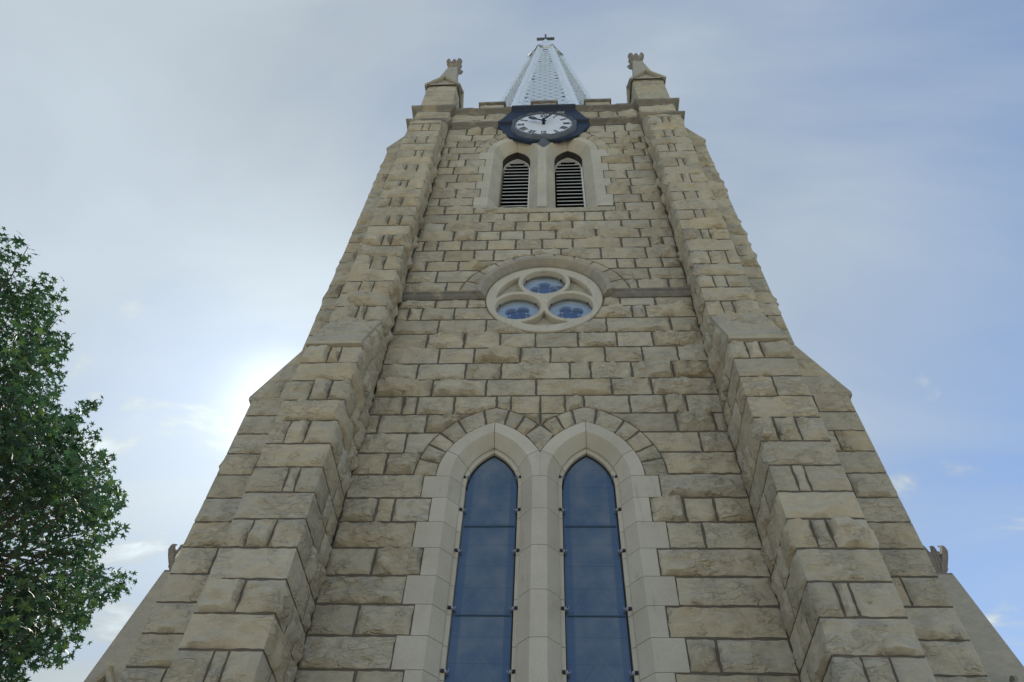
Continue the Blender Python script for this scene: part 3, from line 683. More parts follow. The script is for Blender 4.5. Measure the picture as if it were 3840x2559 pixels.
for s in (-1, 1):
    sg = s
    # front buttress
    mb = MB()
    x0, x1 = sorted((s * (HW + 0.004), s * (XO - 0.004)))
    mb.box(x0, x1, -0.756, 0.05, GROUND, 6.58); mb.box(x0, x1, -0.446, 0.05, 6.58, 14.25)
    bt = mk('buttress', mb, M_MORTAR, church)
    bt['label'] = 'front buttress ' + ('left of' if s < 0 else 'right of') + ' the tall lancet windows'
    zs = ZG; below = []
    z = ZG[0]
    while z > GROUND + 0.02: below.append(z); z -= 0.303
    for i, (z0, z1) in enumerate(zip(ZG, ZG[1:])): course_front(s, bt, z0, z1, -0.76, i % 2 == 0, 0.03)
    for i, z in enumerate(below): course_front(s, bt, max(GROUND, z - 0.303), z, -0.76, i % 2 == 1, 0.055 if i < 2 else 0.09)
    ug = upper_grid(7.531, 14.25)
    for i, (z0, z1) in enumerate(zip(ug, ug[1:])): course_front(s, bt, z0, z1, -0.45, i % 2 == 1, 0.036 if z1 < 11 else 0.045)
    # weathering of the front buttress: sloped rock face, drip lip, cheeks
    xa, xb = sorted((s * HW, s * XO))
    mb = MB(); mb.tint = (0.35, 0.25); n = Vector((0, -0.93, 0.36)).normalized()
    patch(mb, quad((xa, -0.81, 6.64), (xb, -0.81, 6.64), (xb, -0.45, 7.53), (xa, -0.45, 7.53)), n, xb - xa, 0.96, 0.065, 0.03, arris='lr', margin=0.035)
    lipz = 6.585
    i4 = [mb.vert(p) for p in ((xa, -0.81, 6.64), (xb, -0.81, 6.64), (xb, -0.805, lipz), (xa, -0.805, lipz), (xa, -0.74, lipz - 0.004), (xb, -0.74, lipz - 0.004), (xa, -0.45, 7.53), (xb, -0.45, 7.53), (xa, -0.02, 7.53), (xb, -0.02, 7.53), (xa, -0.02, lipz), (xb, -0.02, lipz))]
    mb.face((i4[3], i4[2], i4[1], i4[0])); mb.face((i4[4], i4[5], i4[2], i4[3]))
    mb.face((i4[0], i4[6], i4[8], i4[10], i4[4], i4[3])); mb.face((i4[2], i4[5], i4[11], i4[9], i4[7], i4[1]))
    mk('weathering_stone', mb, M_STONE, bt, smooth=42)
    # rock faces on the inner cheek beside the slope
    for k, (z0, z1) in enumerate(((6.595, 6.905), (6.905, 7.22), (7.22, 7.53))):
        yt0 = -0.78 + (z0 - 6.64) * 0.404; yt1 = -0.78 + (z1 - 6.64) * 0.404; xx = s * (HW - 0.004); g = 0.01
        split = 0.55 if k % 2 else 0.45
        for (u0, u1) in ((0, split), (split, 1)):
            f_ = lambda y0, u: y0 * (1 - u) + -0.015 * u
            A = [(xx, f_(yt0, u0) + g, z0 + g), (xx, f_(yt0, u1) - g, z0 + g), (xx, f_(yt1, u1) - g, z1 - g), (xx, f_(yt1, u0) + g, z1 - g)]
            if s > 0: A = [A[1], A[0], A[3], A[2]]
            mb = MB(); mb.tint = rtint(); patch(mb, quad(*A), Vector((-s, 0, 0)), 0.35, z1 - z0 - 0.02, 0.035, 0.034)
            b_stones.append((rel_size(0.2, 0.3, A[0]), mb, bt))
    # cap under the string course
    mb = MB(); mb.tint = (0.6, 0.5); n = Vector((0, -0.92, 0.38)).normalized()
    patch(mb, quad((xa, -0.475, 14.30), (xb, -0.475, 14.30), (xb, -0.11, 15.10), (xa, -0.11, 15.10)), n, xb - xa, 0.88, 0.035, 0.045, arris='lr')
    i4 = [mb.vert(p) for p in ((xa, -0.475, 14.30), (xb, -0.475, 14.30), (xb, -0.47, 14.255), (xa, -0.47, 14.255), (xa, -0.42, 14.253), (xb, -0.42, 14.253), (xa, -0.11, 15.10), (xb, -0.11, 15.10), (xa, 0.03, 15.10), (xb, 0.03, 15.10), (xa, 0.03, 14.255), (xb, 0.03, 14.255))]
    mb.face((i4[3], i4[2], i4[1], i4[0])); mb.face((i4[4], i4[5], i4[2], i4[3]))
    mb.face((i4[0], i4[6], i4[8], i4[10], i4[4], i4[3])); mb.face((i4[2], i4[5], i4[11], i4[9], i4[7], i4[1]))
    mk('weathering_stone', mb, M_STONE, bt, smooth=42)
    # side buttress
    mb = MB(); x0, x1 = sorted((s * (XO - 0.1), s * (SX - 0.004))); mb.box(x0, x1, 0.005, 0.615, GROUND, 6.6)
    x0, x1 = sorted((s * (XO - 0.1), s * (3.09 - 0.004))); mb.box(x0, x1, 0.005, 0.615, 6.6, 14.2)
    sb = mk('buttress', mb, M_MORTAR, church)
    sb['label'] = 'side buttress stepping out on the ' + ('left' if s < 0 else 'right') + ' edge of the tower'
    SZ = ZG
    for i, (z0, z1) in enumerate(zip(SZ, SZ[1:])): course_side(s, sb, z0, z1, SX, i % 2 == (0 if s > 0 else 1), 0.032)
    for i, z in enumerate(below): course_side(s, sb, max(GROUND, z - 0.303), z, SX, i % 2 == 0, 0.055 if i < 2 else 0.09)
    wx = lambda z: 3.475 - (z - 6.63) * 0.43
    for z0, z1, sg_ in ((6.60, 6.905, False), (6.905, 7.22, True), (7.22, 7.531, True)): course_side(s, sb, z0, z1, wx(max(z0, 6.63)) - 0.02, sg_, 0.034, xtop=wx(z1) - 0.02)
    for i, (z0, z1) in enumerate(zip(ug, ug[1:])):
        course_side(s, sb, z0, z1 - (0.05 if z1 == 14.25 else 0), 3.09, i % 3 != 1, 0.045)
    for (xl, zl, xu, zu) in ((3.485, 6.63, 3.08, 7.55), (3.145, 14.22, 2.76, 15.09)):
        mb = MB(); mb.tint = (0.4, 0.4); n = Vector((s * 0.91, 0, 0.41)).normalized()
        ring = lambda y: [(s * xl, y, zl), (s * (xl - 0.005), y, zl - 0.05), (s * (xl - 0.09), y, zl - 0.054), (s * (XO - 0.05), y, zl - 0.054), (s * (XO - 0.05), y, zu), (s * xu, y, zu)]
        mb.prism(ring(0.004), ring(0.61)); wm = mk('weathering_stone', mb, M_STONE, sb, fix=True)
    for (xl, zl, xu, zu) in ((3.13, 14.24, 2.77, 15.07),):
        mb = MB(); mb.tint = rtint()
        zm = (zl + zu) / 2; xm = (xl + xu) / 2
        for (x1, zz0, x2, zz1) in ((xl, zl, xm, zm), (xm, zm, xu, zu)):
            P = [(XO + .01, 0, zz0 + .01), (x1 - .01, 0, zz0 + .01), (x2 - .01, 0, zz1 - .01), (XO + .01, 0, zz1 - .01)]
            if s < 0: P = [(-x, y, z) for x, y, z in (P[1], P[0], P[3], P[2])]
            patch(mb, quad(*P), FRONT, 0.35, zz1 - zz0, 0.03, 0.045)
        b_stones.append((0, mb, sb))
b_stones.sort(key=lambda t: -t[0])
rest = {}
for k, (sz, m_, par) in enumerate(b_stones):
    if k < 300: mk('buttress_stone', m_, M_STONE, par, smooth=42)
    else: rest.setdefault(par.name, (par, MB()))[1].add(m_)
for par, m_ in rest.values(): tag(mk('stone_courses', m_, M_STONE, par, smooth=42), kind='stuff')

# ------------------------------------------------------------------ corner piers, parapet, pinnacles
def rect_loft(cx, cy, rings, tint=(0.5, 0.5), mb=None):
    mb = mb or MB(); mb.tint = tint
    mb.loft([[(cx - h, cy - h, z), (cx + h, cy - h, z), (cx + h, cy + h, z), (cx - h, cy + h, z)] for h, z in rings]); return mb
PC, PY, PH = 2.39, 0.265, 0.365
for s in (-1, 1):
    for cy, vis in ((PY, True), (D2 - PY, False)):
        cx = s * PC
        pier = mk('corner_pier', rect_loft(cx, cy, [(PH - 0.005, 14.2), (PH - 0.005, 16.3)]), M_MORTAR, church)
        if vis:
            for z0, z1 in ((15.29, 15.595), (15.595, 15.91)):
                mb = MB(); mb.tint = rtint(); g = 0.01; yf = cy - PH
                patch(mb, quad((cx - PH, yf, z0 + g), (cx + PH, yf, z0 + g), (cx + PH, yf, z1 - g), (cx - PH, yf, z1 - g)), FRONT, 2 * PH, z1 - z0, 0.035, 0.045, arris='lr')
                xs_ = cx - s * PH
                A = [(xs_, cy - PH, z0 + g), (xs_, 0.0, z0 + g), (xs_, 0.0, z1 - g), (xs_, cy - PH, z1 - g)]
                if s > 0: A = [A[1], A[0], A[3], A[2]]
                patch(mb, quad(*A), Vector((-s, 0, 0)), 0.1, z1 - z0, 0.02, 0.045, arris='r' if s > 0 else 'l')
                xo = cx + s * PH; A = [(xo, cy - PH, z0 + g), (xo, cy + PH, z0 + g), (xo, cy + PH, z1 - g), (xo, cy - PH, z1 - g)]
                if s < 0: A = [A[1], A[0], A[3], A[2]]
                patch(mb, quad(*A), Vector((s, 0, 0)), 0.7, z1 - z0, 0.03, 0.06, arris='l' if s > 0 else 'r')
                mk('pier_stone', mb, M_STONE, pier, smooth=42)
        for z0 in (15.112, 15.912):
            rr = [(PH + o, z0 + dz) for o, dz in ((-0.02, 0), (0.01, 0.0), (0.035, 0.028), (0.075, 0.045), (0.10, 0.055), (0.116, 0.066), (0.118, 0.11), (-0.02, 0.19))]
            mk('string_moulding', rect_loft(cx, cy, rr, rtint()), M_DARKSTONE, pier)

def finial_mesh(s=1.0):
    mb = MB(); mb.tint = (0.25, 0.1)
    def ring(r, z, n=8, tw=0): return [(r * math.cos(k * 2 * math.pi / n + tw), r * math.sin(k * 2 * math.pi / n + tw), z) for k in range(n)]
    mb.loft([ring(0.15, 0, 4, math.pi / 4), ring(0.215, 0.02, 4, math.pi / 4), ring(0.215, 0.06, 4, math.pi / 4), ring(0.13, 0.09, 4, math.pi / 4)])
    mb.loft([ring(0.09, 0.07), ring(0.12, 0.2), ring(0.17, 0.38), ring(0.16, 0.5), ring(0.10, 0.56)])
    for k in range(8):                                            # eight curled leaves, four large and four small
        big = k % 2 == 1; a = k * math.pi / 4
        ca, sa = math.cos(a), math.sin(a); L_ = [(0.07, 0.12, 0.06), (0.15, 0.26, 0.085), (0.21 if big else 0.17, 0.40, 0.10 if big else 0.07), (0.27 if big else 0.20, 0.52, 0.085 if big else 0.055), (0.275 if big else 0.20, 0.60, 0.06 if big else 0.04), (0.22 if big else 0.16, 0.63, 0.03)]
        rings = []
        for r, z, wd in L_:
            t = wd * 0.55
            rings.append([((r + dx) * ca - dy * sa, (r + dx) * sa + dy * ca, z + dz) for dx, dy, dz in ((-t, -wd * .7, 0), (t * .2, -wd, -t * .4), (t, -wd * .35, -t * .6), (t * .55, 0, -t * .3), (t, wd * .35, -t * .6), (t * .2, wd, -t * .4), (-t, wd * .7, 0))])
        mb.loft(rings)
    return mb
fin = finial_mesh()
def pinnacle(cx, cy, zb, zg, ztop, name_label, stones=True, taper=0.15, h0=0.345, fs=0.84):
    """zb: foot of the body, zg: gablet eaves, ztop: top of the tapered shaft"""
    body = MB(); body.tint = (0.5, 0.5); body = rect_loft(cx, cy, [(h0 - 0.005, zb), (h0 - 0.005, zg + 0.15)])
    p = mk('pinnacle', body, M_MORTAR, church); p['label'] = name_label
    n = max(1, round((zg - zb) / 0.33))
    if stones:
        for k in range(n):
            z0, z1 = zb + (zg - zb) * k / n, zb + (zg - zb) * (k + 1) / n; g = 0.008
            mb = MB(); mb.tint = rtint(); H_ = h0
            sides = [((-1, -1), (1, -1), (0, -1)), ((1, -1), (1, 1), (1, 0)), ((1, 1), (-1, 1), (0, 1)), ((-1, 1), (-1, -1), (-1, 0))]
            for (ax, ay), (bx, by), (nx_, ny_) in sides:
                patch(mb, quad((cx + ax * H_, cy + ay * H_, z0 + g), (cx + bx * H_, cy + by * H_, z0 + g), (cx + bx * H_, cy + by * H_, z1 - g), (cx + ax * H_, cy + ay * H_, z1 - g)),
                      Vector((nx_, ny_, 0)), 2 * H_, z1 - z0, 0.03, 0.055, arris='lr')
            mk('pinnacle_stone', mb, M_STONE, p, smooth=42)
    # shaft
    f = lambda z: min(0.12 + taper * (ztop - z), h0 - 0.045)
    zk = ztop - (h0 - 0.165) / taper
    mk('pinnacle_shaft', rect_loft(cx, cy, [(f(zg), zg), (f(zk), zk), (0.12, ztop)], (0.6, 0.6)), M_PIN, p)
    # gablets with a rounded roll on each of the four faces
    ap = zg + 0.62
    for ang in range(4):
        ca, sa = math.cos(ang * math.pi / 2), math.sin(ang * math.pi / 2)
        T = lambda x, y, z: (cx + x * ca - y * sa, cy + x * sa + y * ca, z)
        mb = MB(); mb.tint = (0.45, 0.5)
        hh = h0 + 0.012
        mb.prism([T(-hh, -hh + 0.03, zg - 0.02), T(hh, -hh + 0.03, zg - 0.02), T(0, -hh + 0.03, ap - 0.05)], [T(-hh, 0, zg - 0.02), T(hh, 0, zg - 0.02), T(0, 0, ap - 0.05)])
        for sgn in (-1, 1):
            r0, r1 = [], []
            for k in range(8):
                t = k * math.pi / 4; dy, dz = 0.065 * math.cos(t), 0.065 * math.sin(t)
                r0.append(T(sgn * (hh + 0.05), -hh + dy * 1.1, zg - 0.03 + dz)); r1.append(T(-sgn * 0.02, -hh + dy * 1.1, ap + dz))
            if sgn < 0: r0, r1 = r0[::-1], r1[::-1]
            mb.prism(r0, r1)
            # sloped roof slab back to the shaft
            a, b, c_, d = T(sgn * (hh + 0.05), -hh, zg), T(0, -hh, ap + 0.02), T(0, 0, ap + 0.02), T(sgn * (hh + 0.05), 0, zg)
            dn = lambda q: (q[0], q[1], q[2] - 0.06)
            mb.prism([a, b, c_, d], [dn(a), dn(b), dn(c_), dn(d)])
        mk('gablet', mb, M_PIN, p, smooth=28, fix=True)
    fo = MB(); fo.add(fin); fo.v = [(x * fs + cx, y * fs + cy, z * fs + ztop - 0.01) for x, y, z in fo.v]
    mk('finial', fo, M_FINIAL, p, smooth=45, fix=True)
    return p
for s, nm in ((-1, 'left'), (1, 'right')):
    pinnacle(s * 2.40, 0.27, 16.05, 17.72, 20.0, nm + ' front pinnacle with carved finial beside the spire', taper=0.08)
    pinnacle(s * 2.40, D2 - 0.27, 16.05, 17.72, 19.0, nm + ' rear pinnacle hidden behind the parapet', stones=False)

# parapet with merlons
mb = MB(); mb.tint = (0.5, 0.4)
mb.box(-2.0, 2.0, -0.02, 0.28, 16.04, 16.20); pw = mk('parapet_wall', mb, M_STONE, church)
for x0, x1 in ((-1.9, -1.55), (1.55, 1.95), (-0.85, -0.30), (0.30, 0.85)):
    mb = MB(); mb.tint = rtint(); mb.prism([(x0, -0.06, 16.202), (x0, 0.32, 16.202), (x0, 0.32, 16.23), (x0, 0.13, 16.28), (x0, -0.06, 16.23)][::-1], [(x1, -0.06, 16.202), (x1, 0.32, 16.202), (x1, 0.32, 16.23), (x1, 0.13, 16.28), (x1, -0.06, 16.23)][::-1])
    mk('parapet_coping', mb, M_DARKSTONE, church, fix=True)
for xc in (-1.155, -0.002, 1.17):
    mb = MB(); mb.tint = rtint(); mb.box(xc - 0.26, xc + 0.26, -0.01, 0.27, 16.202, 16.46)
    patch(mb, quad((xc - 0.26, -0.025, 16.205), (xc + 0.26, -0.025, 16.205), (xc + 0.26, -0.025, 16.45), (xc - 0.26, -0.025, 16.45)), FRONT, 0.52, 0.25, 0.025, 0.05, skirt=0.03)
    me_ = mk('merlon', mb, M_STONE, church, smooth=42)
    mb = MB(); mb.tint = rtint(); x0, x1 = xc - 0.30, xc + 0.30; pr = [(-0.075, 16.462), (-0.08, 16.52), (0.13, 16.64), (0.34, 16.52), (0.335, 16.462)]
    mb.prism([(x0, y, z) for y, z in pr], [(x1, y, z) for y, z in pr]); mk('merlon_coping', mb, M_DARKSTONE, me_, fix=True)
mb = MB(); mb.box(-XO, -XO + 0.3, 0.7, D2 - 0.7, 15.95, 16.35); mb.box(XO - 0.3, XO, 0.7, D2 - 0.7, 15.95, 16.35); mb.box(-XO + 0.7, XO - 0.7, D2 - 0.3, D2, 15.95, 16.35)
mk('rear_parapet', mb, M_STONE, church)

# ------------------------------------------------------------------ lancet glazing
def arch_outline(c, a, zs, r, off, zbot, n=14):
    pts = [(c - a - off, zbot), (c + a + off, zbot)]
    for k in range(n + 1):
        rad = r + off; am = math.acos((r - a) / rad); t = am * k / n; pts.append((c - (r - a) + rad * math.cos(t), zs + rad * math.sin(t)))
    for k in range(n - 1, -1, -1):
        rad = r + off; am = math.acos((r - a) / rad); t = am * k / n; pts.append((c + (r - a) - rad * math.cos(t), zs + rad * math.sin(t)))
    return pts
for w_, c in enumerate(LC):
    pts = arch_outline(0, LA, LZ, LR, -0.158, 0.40)
    mb = MB(); mb.prism([(x, 0.20, z) for x, z in pts], [(x, 0.212, z) for x, z in pts])
    pane = mk('lancet_window', mb, M_PANE, church, fix=True); pane.location = (c, 0, 0)
    pane['label'] = ('left' if w_ == 0 else 'right') + ' tall pointed window with blue glazing'
    for zb_ in (4.86, 3.87, 2.88, 1.89, 0.9):
        mb = MB(); mb.box(-0.25, 0.25, 0.19, 0.1985, zb_ - 0.007, zb_ + 0.007); mk('saddle_bar', mb, M_BAR, pane)
    # dark bedding strip round the glass
    a_o = arch_outline(0, LA, LZ, LR, -0.150, 0.40); a_i = arch_outline(0, LA, LZ, LR, -0.166, 0.40)
    mb = MB()
    mb.loft([[(xo, 0.188, zo), (xi, 0.188, zi), (xi, 0.1985, zi), (xo, 0.1985, zo)] for (xo, zo), (xi, zi) in list(zip(a_o, a_i))[1:]], True)
    mk('glazing_seal', mb, M_RUBBER, pane, fix=True)
    for side in (-1, 1):
        for zc in (5.47, 5.03, 4.53, 3.91, 3.32, 2.75, 2.2, 1.6, 1.0):
            xc = side * 0.268; mb = MB()
            mb.box(*sorted((xc - side * 0.022, xc + side * 0.012)), 0.15, 0.186, zc - 0.011, zc + 0.011, 0)
            mb.box(*sorted((xc - side * 0.028, xc + side * 0.002)), 0.142, 0.1499, zc - 0.006, zc + 0.015, 0)
            mb.box(*sorted((xc + side * 0.0125, xc + side * 0.04)), 0.13, 0.17, zc - 0.016, zc + 0.01, 1)
            k = [(xc - side * 0.016 + 0.007 * math.cos(t * math.pi / 3), 0.1415, zc + 0.006 + 0.007 * math.sin(t * math.pi / 3)) for t in range(6)]
            mb.prism(k, [(x, y - 0.006, z) for x, y, z in k], 1)
            mk('glazing_clip', mb, [M_CLIP, M_RUBBER], pane)
mb = MB(); mb.box(-1.2, 1.12, -0.06, 0.3, 0.12, 0.295); mk('window_sill', mb, M_DRESSED, church)

# ------------------------------------------------------------------ rose window
def curve_plate(name, loops, y, thick, mat, parent, bev=0.0, loc=(0, 0, 0)):
    cu = bpy.data.curves.new(name, 'CURVE'); cu.dimensions = '2D'; cu.fill_mode = 'BOTH'; cu.extrude = thick / 2; cu.bevel_depth = bev; cu.bevel_resolution = 1; cu.offset = -bev
    for lp in loops:
        sp = cu.splines.new('POLY'); sp.points.add(len(lp) - 1); sp.use_cyclic_u = True
        for p, (x, z) in zip(sp.points, lp): p.co = (x, z, 0, 1)
    tmp = bpy.data.objects.new('tmp', cu); me = bpy.data.meshes.new_from_object(tmp); bpy.data.objects.remove(tmp); bpy.data.curves.remove(cu)
    me.transform(Matrix(((1, 0, 0, 0), (0, 0, -1, 0), (0, 1, 0, 0), (0, 0, 0, 1))))
    me.transform(Matrix.Translation((loc[0], loc[1] + y + thick / 2, loc[2])))
    me.name = name; me.materials.clear(); me.materials.append(mat)
    a = me.attributes.new('tint', 'FLOAT_COLOR', 'POINT'); a.data.foreach_set('color', [0.5] * 4 * len(me.vertices))
    o = bpy.data.objects.new(name, me); col.objects.link(o); o.parent = parent; return o
def circ(cx, cz, r, n=48): return [(cx + r * math.cos(k * 2 * math.pi / n), cz + r * math.sin(k * 2 * math.pi / n)) for k in range(n)]
dC, rG, rO = 0.410, 0.306, 0.368
CC = [(dC * math.cos(R(a)), dC * math.sin(R(a))) for a in (90, 210, 330)]
def spandrel(axis):
    # local: axis points down -z, neighbours at (+-0.351,-0.2025)
    px, pz = dC * math.cos(R(330)), dC * math.sin(R(330)); Ro = 0.655; rr = rO
    tops = -math.sqrt(rr * rr - px * px) + pz if rr > px else pz
    out = []
    ang0 = math.atan2(tops - pz, -px)
    best = None
    for k in range(400):
        t = R(270) + R(75) * k / 400; x, z = Ro * math.cos(t), Ro * math.sin(t)
        if math.hypot(x - px, z - pz) < rr: best = t; break
    xe, ze = Ro * math.cos(best), Ro * math.sin(best); ang1 = math.atan2(ze - pz, xe - px)
    a0 = ang0 % (2 * math.pi); a1 = ang1 % (2 * math.pi)
    right = [(px + rr * math.cos(a0 + (a1 - a0) * k / 12), pz + rr * math.sin(a0 + (a1 - a0) * k / 12)) for k in range(13)]
    left = [(-x, z) for x, z in right]
    arc = [(Ro * math.cos(best + (R(540) - 2 * best) * k / 14), Ro * math.sin(best + (R(540) - 2 * best) * k / 14)) for k in range(1, 14)]
    pts = right + arc + left[::-1][:-1]
    c_, s_ = math.cos(axis), math.sin(axis)
    return [(x * c_ - z * s_, x * s_ + z * c_) for x, z in pts]
loops = [circ(0, 0, ROSE_R, 72)] + [circ(x, z, rG) for x, z in CC] + [spandrel(a) for a in (0, R(120), R(240))]
rose = curve_plate('rose_window', loops, -0.012, 0.11, M_DRESSED, church, 0.012, (0, 0, ROSE_Z))
rose['label'] = 'round window with three foiled lights in the middle of the tower'
curve_plate('spandrel_panel', [circ(0, 0, 0.70, 48)] + [circ(x, z, rG + 0.012) for x, z in CC], 0.075, 0.05, M_PIN, rose, 0, (0, 0, ROSE_Z))
for i, (x, z) in enumerate(CC):
    q = []
    for k in range(4):
        a = k * math.pi / 2 + (math.pi / 4 if i else 0) + (0.2 if i == 1 else -0.2 if i == 2 else 0)
        for t in range(-9, 10):
            b = a + R(t * 12.5); q.append((0.105 * math.cos(a) + 0.092 * math.cos(b), 0.105 * math.sin(a) + 0.092 * math.sin(b)))
    curve_plate('foil_plate', [circ(0, 0, rG + 0.02), q], 0.125, 0.04, M_CUSP, rose, 0.008, (x, 0, ROSE_Z + z))
    mb = MB(); ci = circ(x, z, rG + 0.01); mb.prism([(px, 0.18, ROSE_Z + pz) for px, pz in ci], [(px, 0.19, ROSE_Z + pz) for px, pz in ci]); mk('blue_glass_light', mb, M_BLUEGLASS, rose, fix=True)
    mb = MB(); ci = circ(x, z, rG + 0.006); mb.face([mb.vert((px, 0.07, ROSE_Z + pz)) for px, pz in ci]); mk('cover_glass', mb, M_GLASS, rose)
    for a in (35, 150, 275):
        mb = MB(); kx, kz = x + (rG - 0.012) * math.cos(R(a)), ROSE_Z + z + (rG - 0.012) * math.sin(R(a)); mb.box(kx - 0.008, kx + 0.008, 0.05, 0.066, kz - 0.008, kz + 0.008); mk('glazing_clip', mb, M_RUBBER, rose)
# hood over the upper half
mb = MB(); mb.tint = (0.45, 0.35); rings = []
hp = [(0.80, 0.02), (0.803, -0.012), (0.82, -0.05), (0.865, -0.12), (0.90, -0.135), (0.925, -0.13), (0.938, -0.03), (0.938, 0.02)]
for k in range(41):
    a = R(180 - k * 180 / 40); rings.append([(r * math.cos(a), y, ROSE_Z + r * math.sin(a) + 0.03) for r, y in hp])
mb.loft(rings); mk('hood_mould', mb, M_HOOD, rose, smooth=30, fix=True)

# ------------------------------------------------------------------ belfry louvres
for w_, c in enumerate(BC):
    fo, fi = arch_outline(c, LA, BZ, LR, -0.156, 11.40), arch_outline(c, LA, BZ, LR, -0.185, 11.40)
    mb = MB(); mb.loft([[(xo, 0.34, zo), (xi, 0.34, zi), (xi, 0.44, zi), (xo, 0.44, zo)] for (xo, zo), (xi, zi) in list(zip(fo, fi))[1:]], True)
    lv = mk('louvre_window', mb, M_SLATEDGE, church, fix=True); lv['label'] = ('left' if w_ == 0 else 'right') + ' louvred belfry opening under the clock'
    # dark strip added along the underside of the arch only
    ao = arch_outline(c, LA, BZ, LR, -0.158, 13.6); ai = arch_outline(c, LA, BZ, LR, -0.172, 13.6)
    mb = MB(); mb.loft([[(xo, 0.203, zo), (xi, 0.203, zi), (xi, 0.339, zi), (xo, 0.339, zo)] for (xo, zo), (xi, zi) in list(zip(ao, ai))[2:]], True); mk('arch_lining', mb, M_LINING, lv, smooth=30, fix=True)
    z = 11.47
    while z < 14.2:
        h = arch_x(c, LA, BZ, LR, -0.187, z + 0.06, 1) - c
        if h > 0.05:
            mb = MB(); tl = random.uniform(-0.004, 0.004)
            # board sloping up and inwards, with a pale nosing on the lower front edge
            pr = [(0.352, z + 0.002), (0.352, z + 0.028), (0.50, z + 0.155), (0.50, z + 0.13)]
            mb.prism([(c - h, y, zz_ - tl) for y, zz_ in pr], [(c + h, y, zz_ + tl) for y, zz_ in pr], 0)
            pr = [(0.338, z - 0.002), (0.338, z + 0.013), (0.3515, z + 0.016), (0.3515, z + 0.003)]
            mb.prism([(c - h, y, zz_ - tl) for y, zz_ in pr], [(c + h, y, zz_ + tl) for y, zz_ in pr], 1)
            mk('slat', mb, [M_SLAT, M_SLATEDGE], lv, fix=True)
        z += 0.145
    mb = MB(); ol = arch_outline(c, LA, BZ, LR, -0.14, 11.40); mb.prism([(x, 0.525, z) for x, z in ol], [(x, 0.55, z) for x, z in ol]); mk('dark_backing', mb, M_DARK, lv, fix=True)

# ------------------------------------------------------------------ spire
SPY = XO; AP0, ZAP = 1.875, 18.68; SL = 0.1316; ZTIP = ZAP + AP0 / SL
ap_at = lambda z: (ZTIP - z) * SL
def oct_ring(a, z): 
    r = a / math.cos(math.pi / 8); return [(r * math.cos(math.pi / 8 + k * math.pi / 4), SPY + r * math.sin(math.pi / 8 + k * math.pi / 4), z) for k in range(8)]
mb = MB(); mb.loft([oct_ring(ap_at(15.9) - 0.02, 15.9), oct_ring(ap_at(30.2) - 0.02, 30.2)]); spire = mk('spire', mb, M_SEAM, church)
spire['label'] = 'eight sided spire of pale metal diamond shingles with a cross on top'
# shingle: a diamond plate, its lower point standing proud
SWD, SHT = 0.30, 0.49
def shingle_mesh():
    w2, h2 = SWD / 2 - 0.006, SHT / 2 - 0.010
    P = [(0, -h2 + 0.025, 0.036), (0.03, -h2 + 0.025, 0.036), (w2, 0, 0.020), (0, h2, 0.006), (-w2, 0, 0.020), (-0.03, -h2 + 0.025, 0.036)]
    return P
SP = shingle_mesh()
def make_shingle_data(clipw):
    mb = MB(); top = [mb.vert(p) for p in SP[1:]]; bot = [mb.vert((x, y, z - 0.024)) for x, y, z in SP[1:]]
    mb.face(top); n = len(top)
    for k in range(n): mb.face((top[k], bot[k], bot[(k + 1) % n], top[(k + 1) % n]))
    return mb
sh_me = None; shingles = []; sh_rest = MB()
sl_len = math.sqrt(1 + SL * SL)
for f in range(8):
    ang = f * math.pi / 4                                   # face normal direction
    nh = Vector((math.cos(ang), math.sin(ang), 0)); tg = Vector((-math.sin(ang), math.cos(ang), 0))
    upv = (Vector((0, 0, 1)) - nh * SL).normalized(); nn = tg.cross(upv).normalized()
    k = 0; s_ = 0.1
    while True:
        z = 16.0 + (s_) / sl_len
        if z > 28.6: break
        a = ap_at(z); half = a * math.tan(math.pi / 8) - 0.16
        offs = 0 if k % 2 == 0 else SWD / 2
        m = int((half + SWD) / SWD) + 1
        for i in range(-m, m + 1):
            x = i * SWD + offs
            if abs(x) > half + 0.02: continue
            p = Vector((0, SPY, z)) + nh * a + tg * x
            facing = nn.dot(CAM - p)
            shingles.append((-(facing / (p - CAM).length ** 3) if facing > 0 and z > 18.2 else 1, p, tg, upv, nn))
        k += 1; s_ += SHT / 2
shingles.sort(key=lambda t: t[0])
base_mb = make_shingle_data(1)
for k, (key, p, tg, upv, nn) in enumerate(shingles):
    Mx = Matrix(((tg.x, upv.x, nn.x, p.x), (tg.y, upv.y, nn.y, p.y), (tg.z, upv.z, nn.z, p.z), (0, 0, 0, 1)))
    if k < 300:
        if sh_me is None:
            o = mk('shingle', base_mb, M_SHINGLE, spire); sh_me = o.data
        else:
            o = bpy.data.objects.new('shingle', sh_me); col.objects.link(o); o.parent = spire
        o.matrix_local = Mx @ Matrix.Rotation(random.uniform(-0.012, 0.012), 4, 'X')
    else:
        m2 = MB(); m2.add(base_mb); m2.v = [tuple(Mx @ Vector(v)) for v in m2.v]; sh_rest.add(m2)
tag(mk('shingle_rows', sh_rest, M_SHINGLE, spire), kind='stuff')
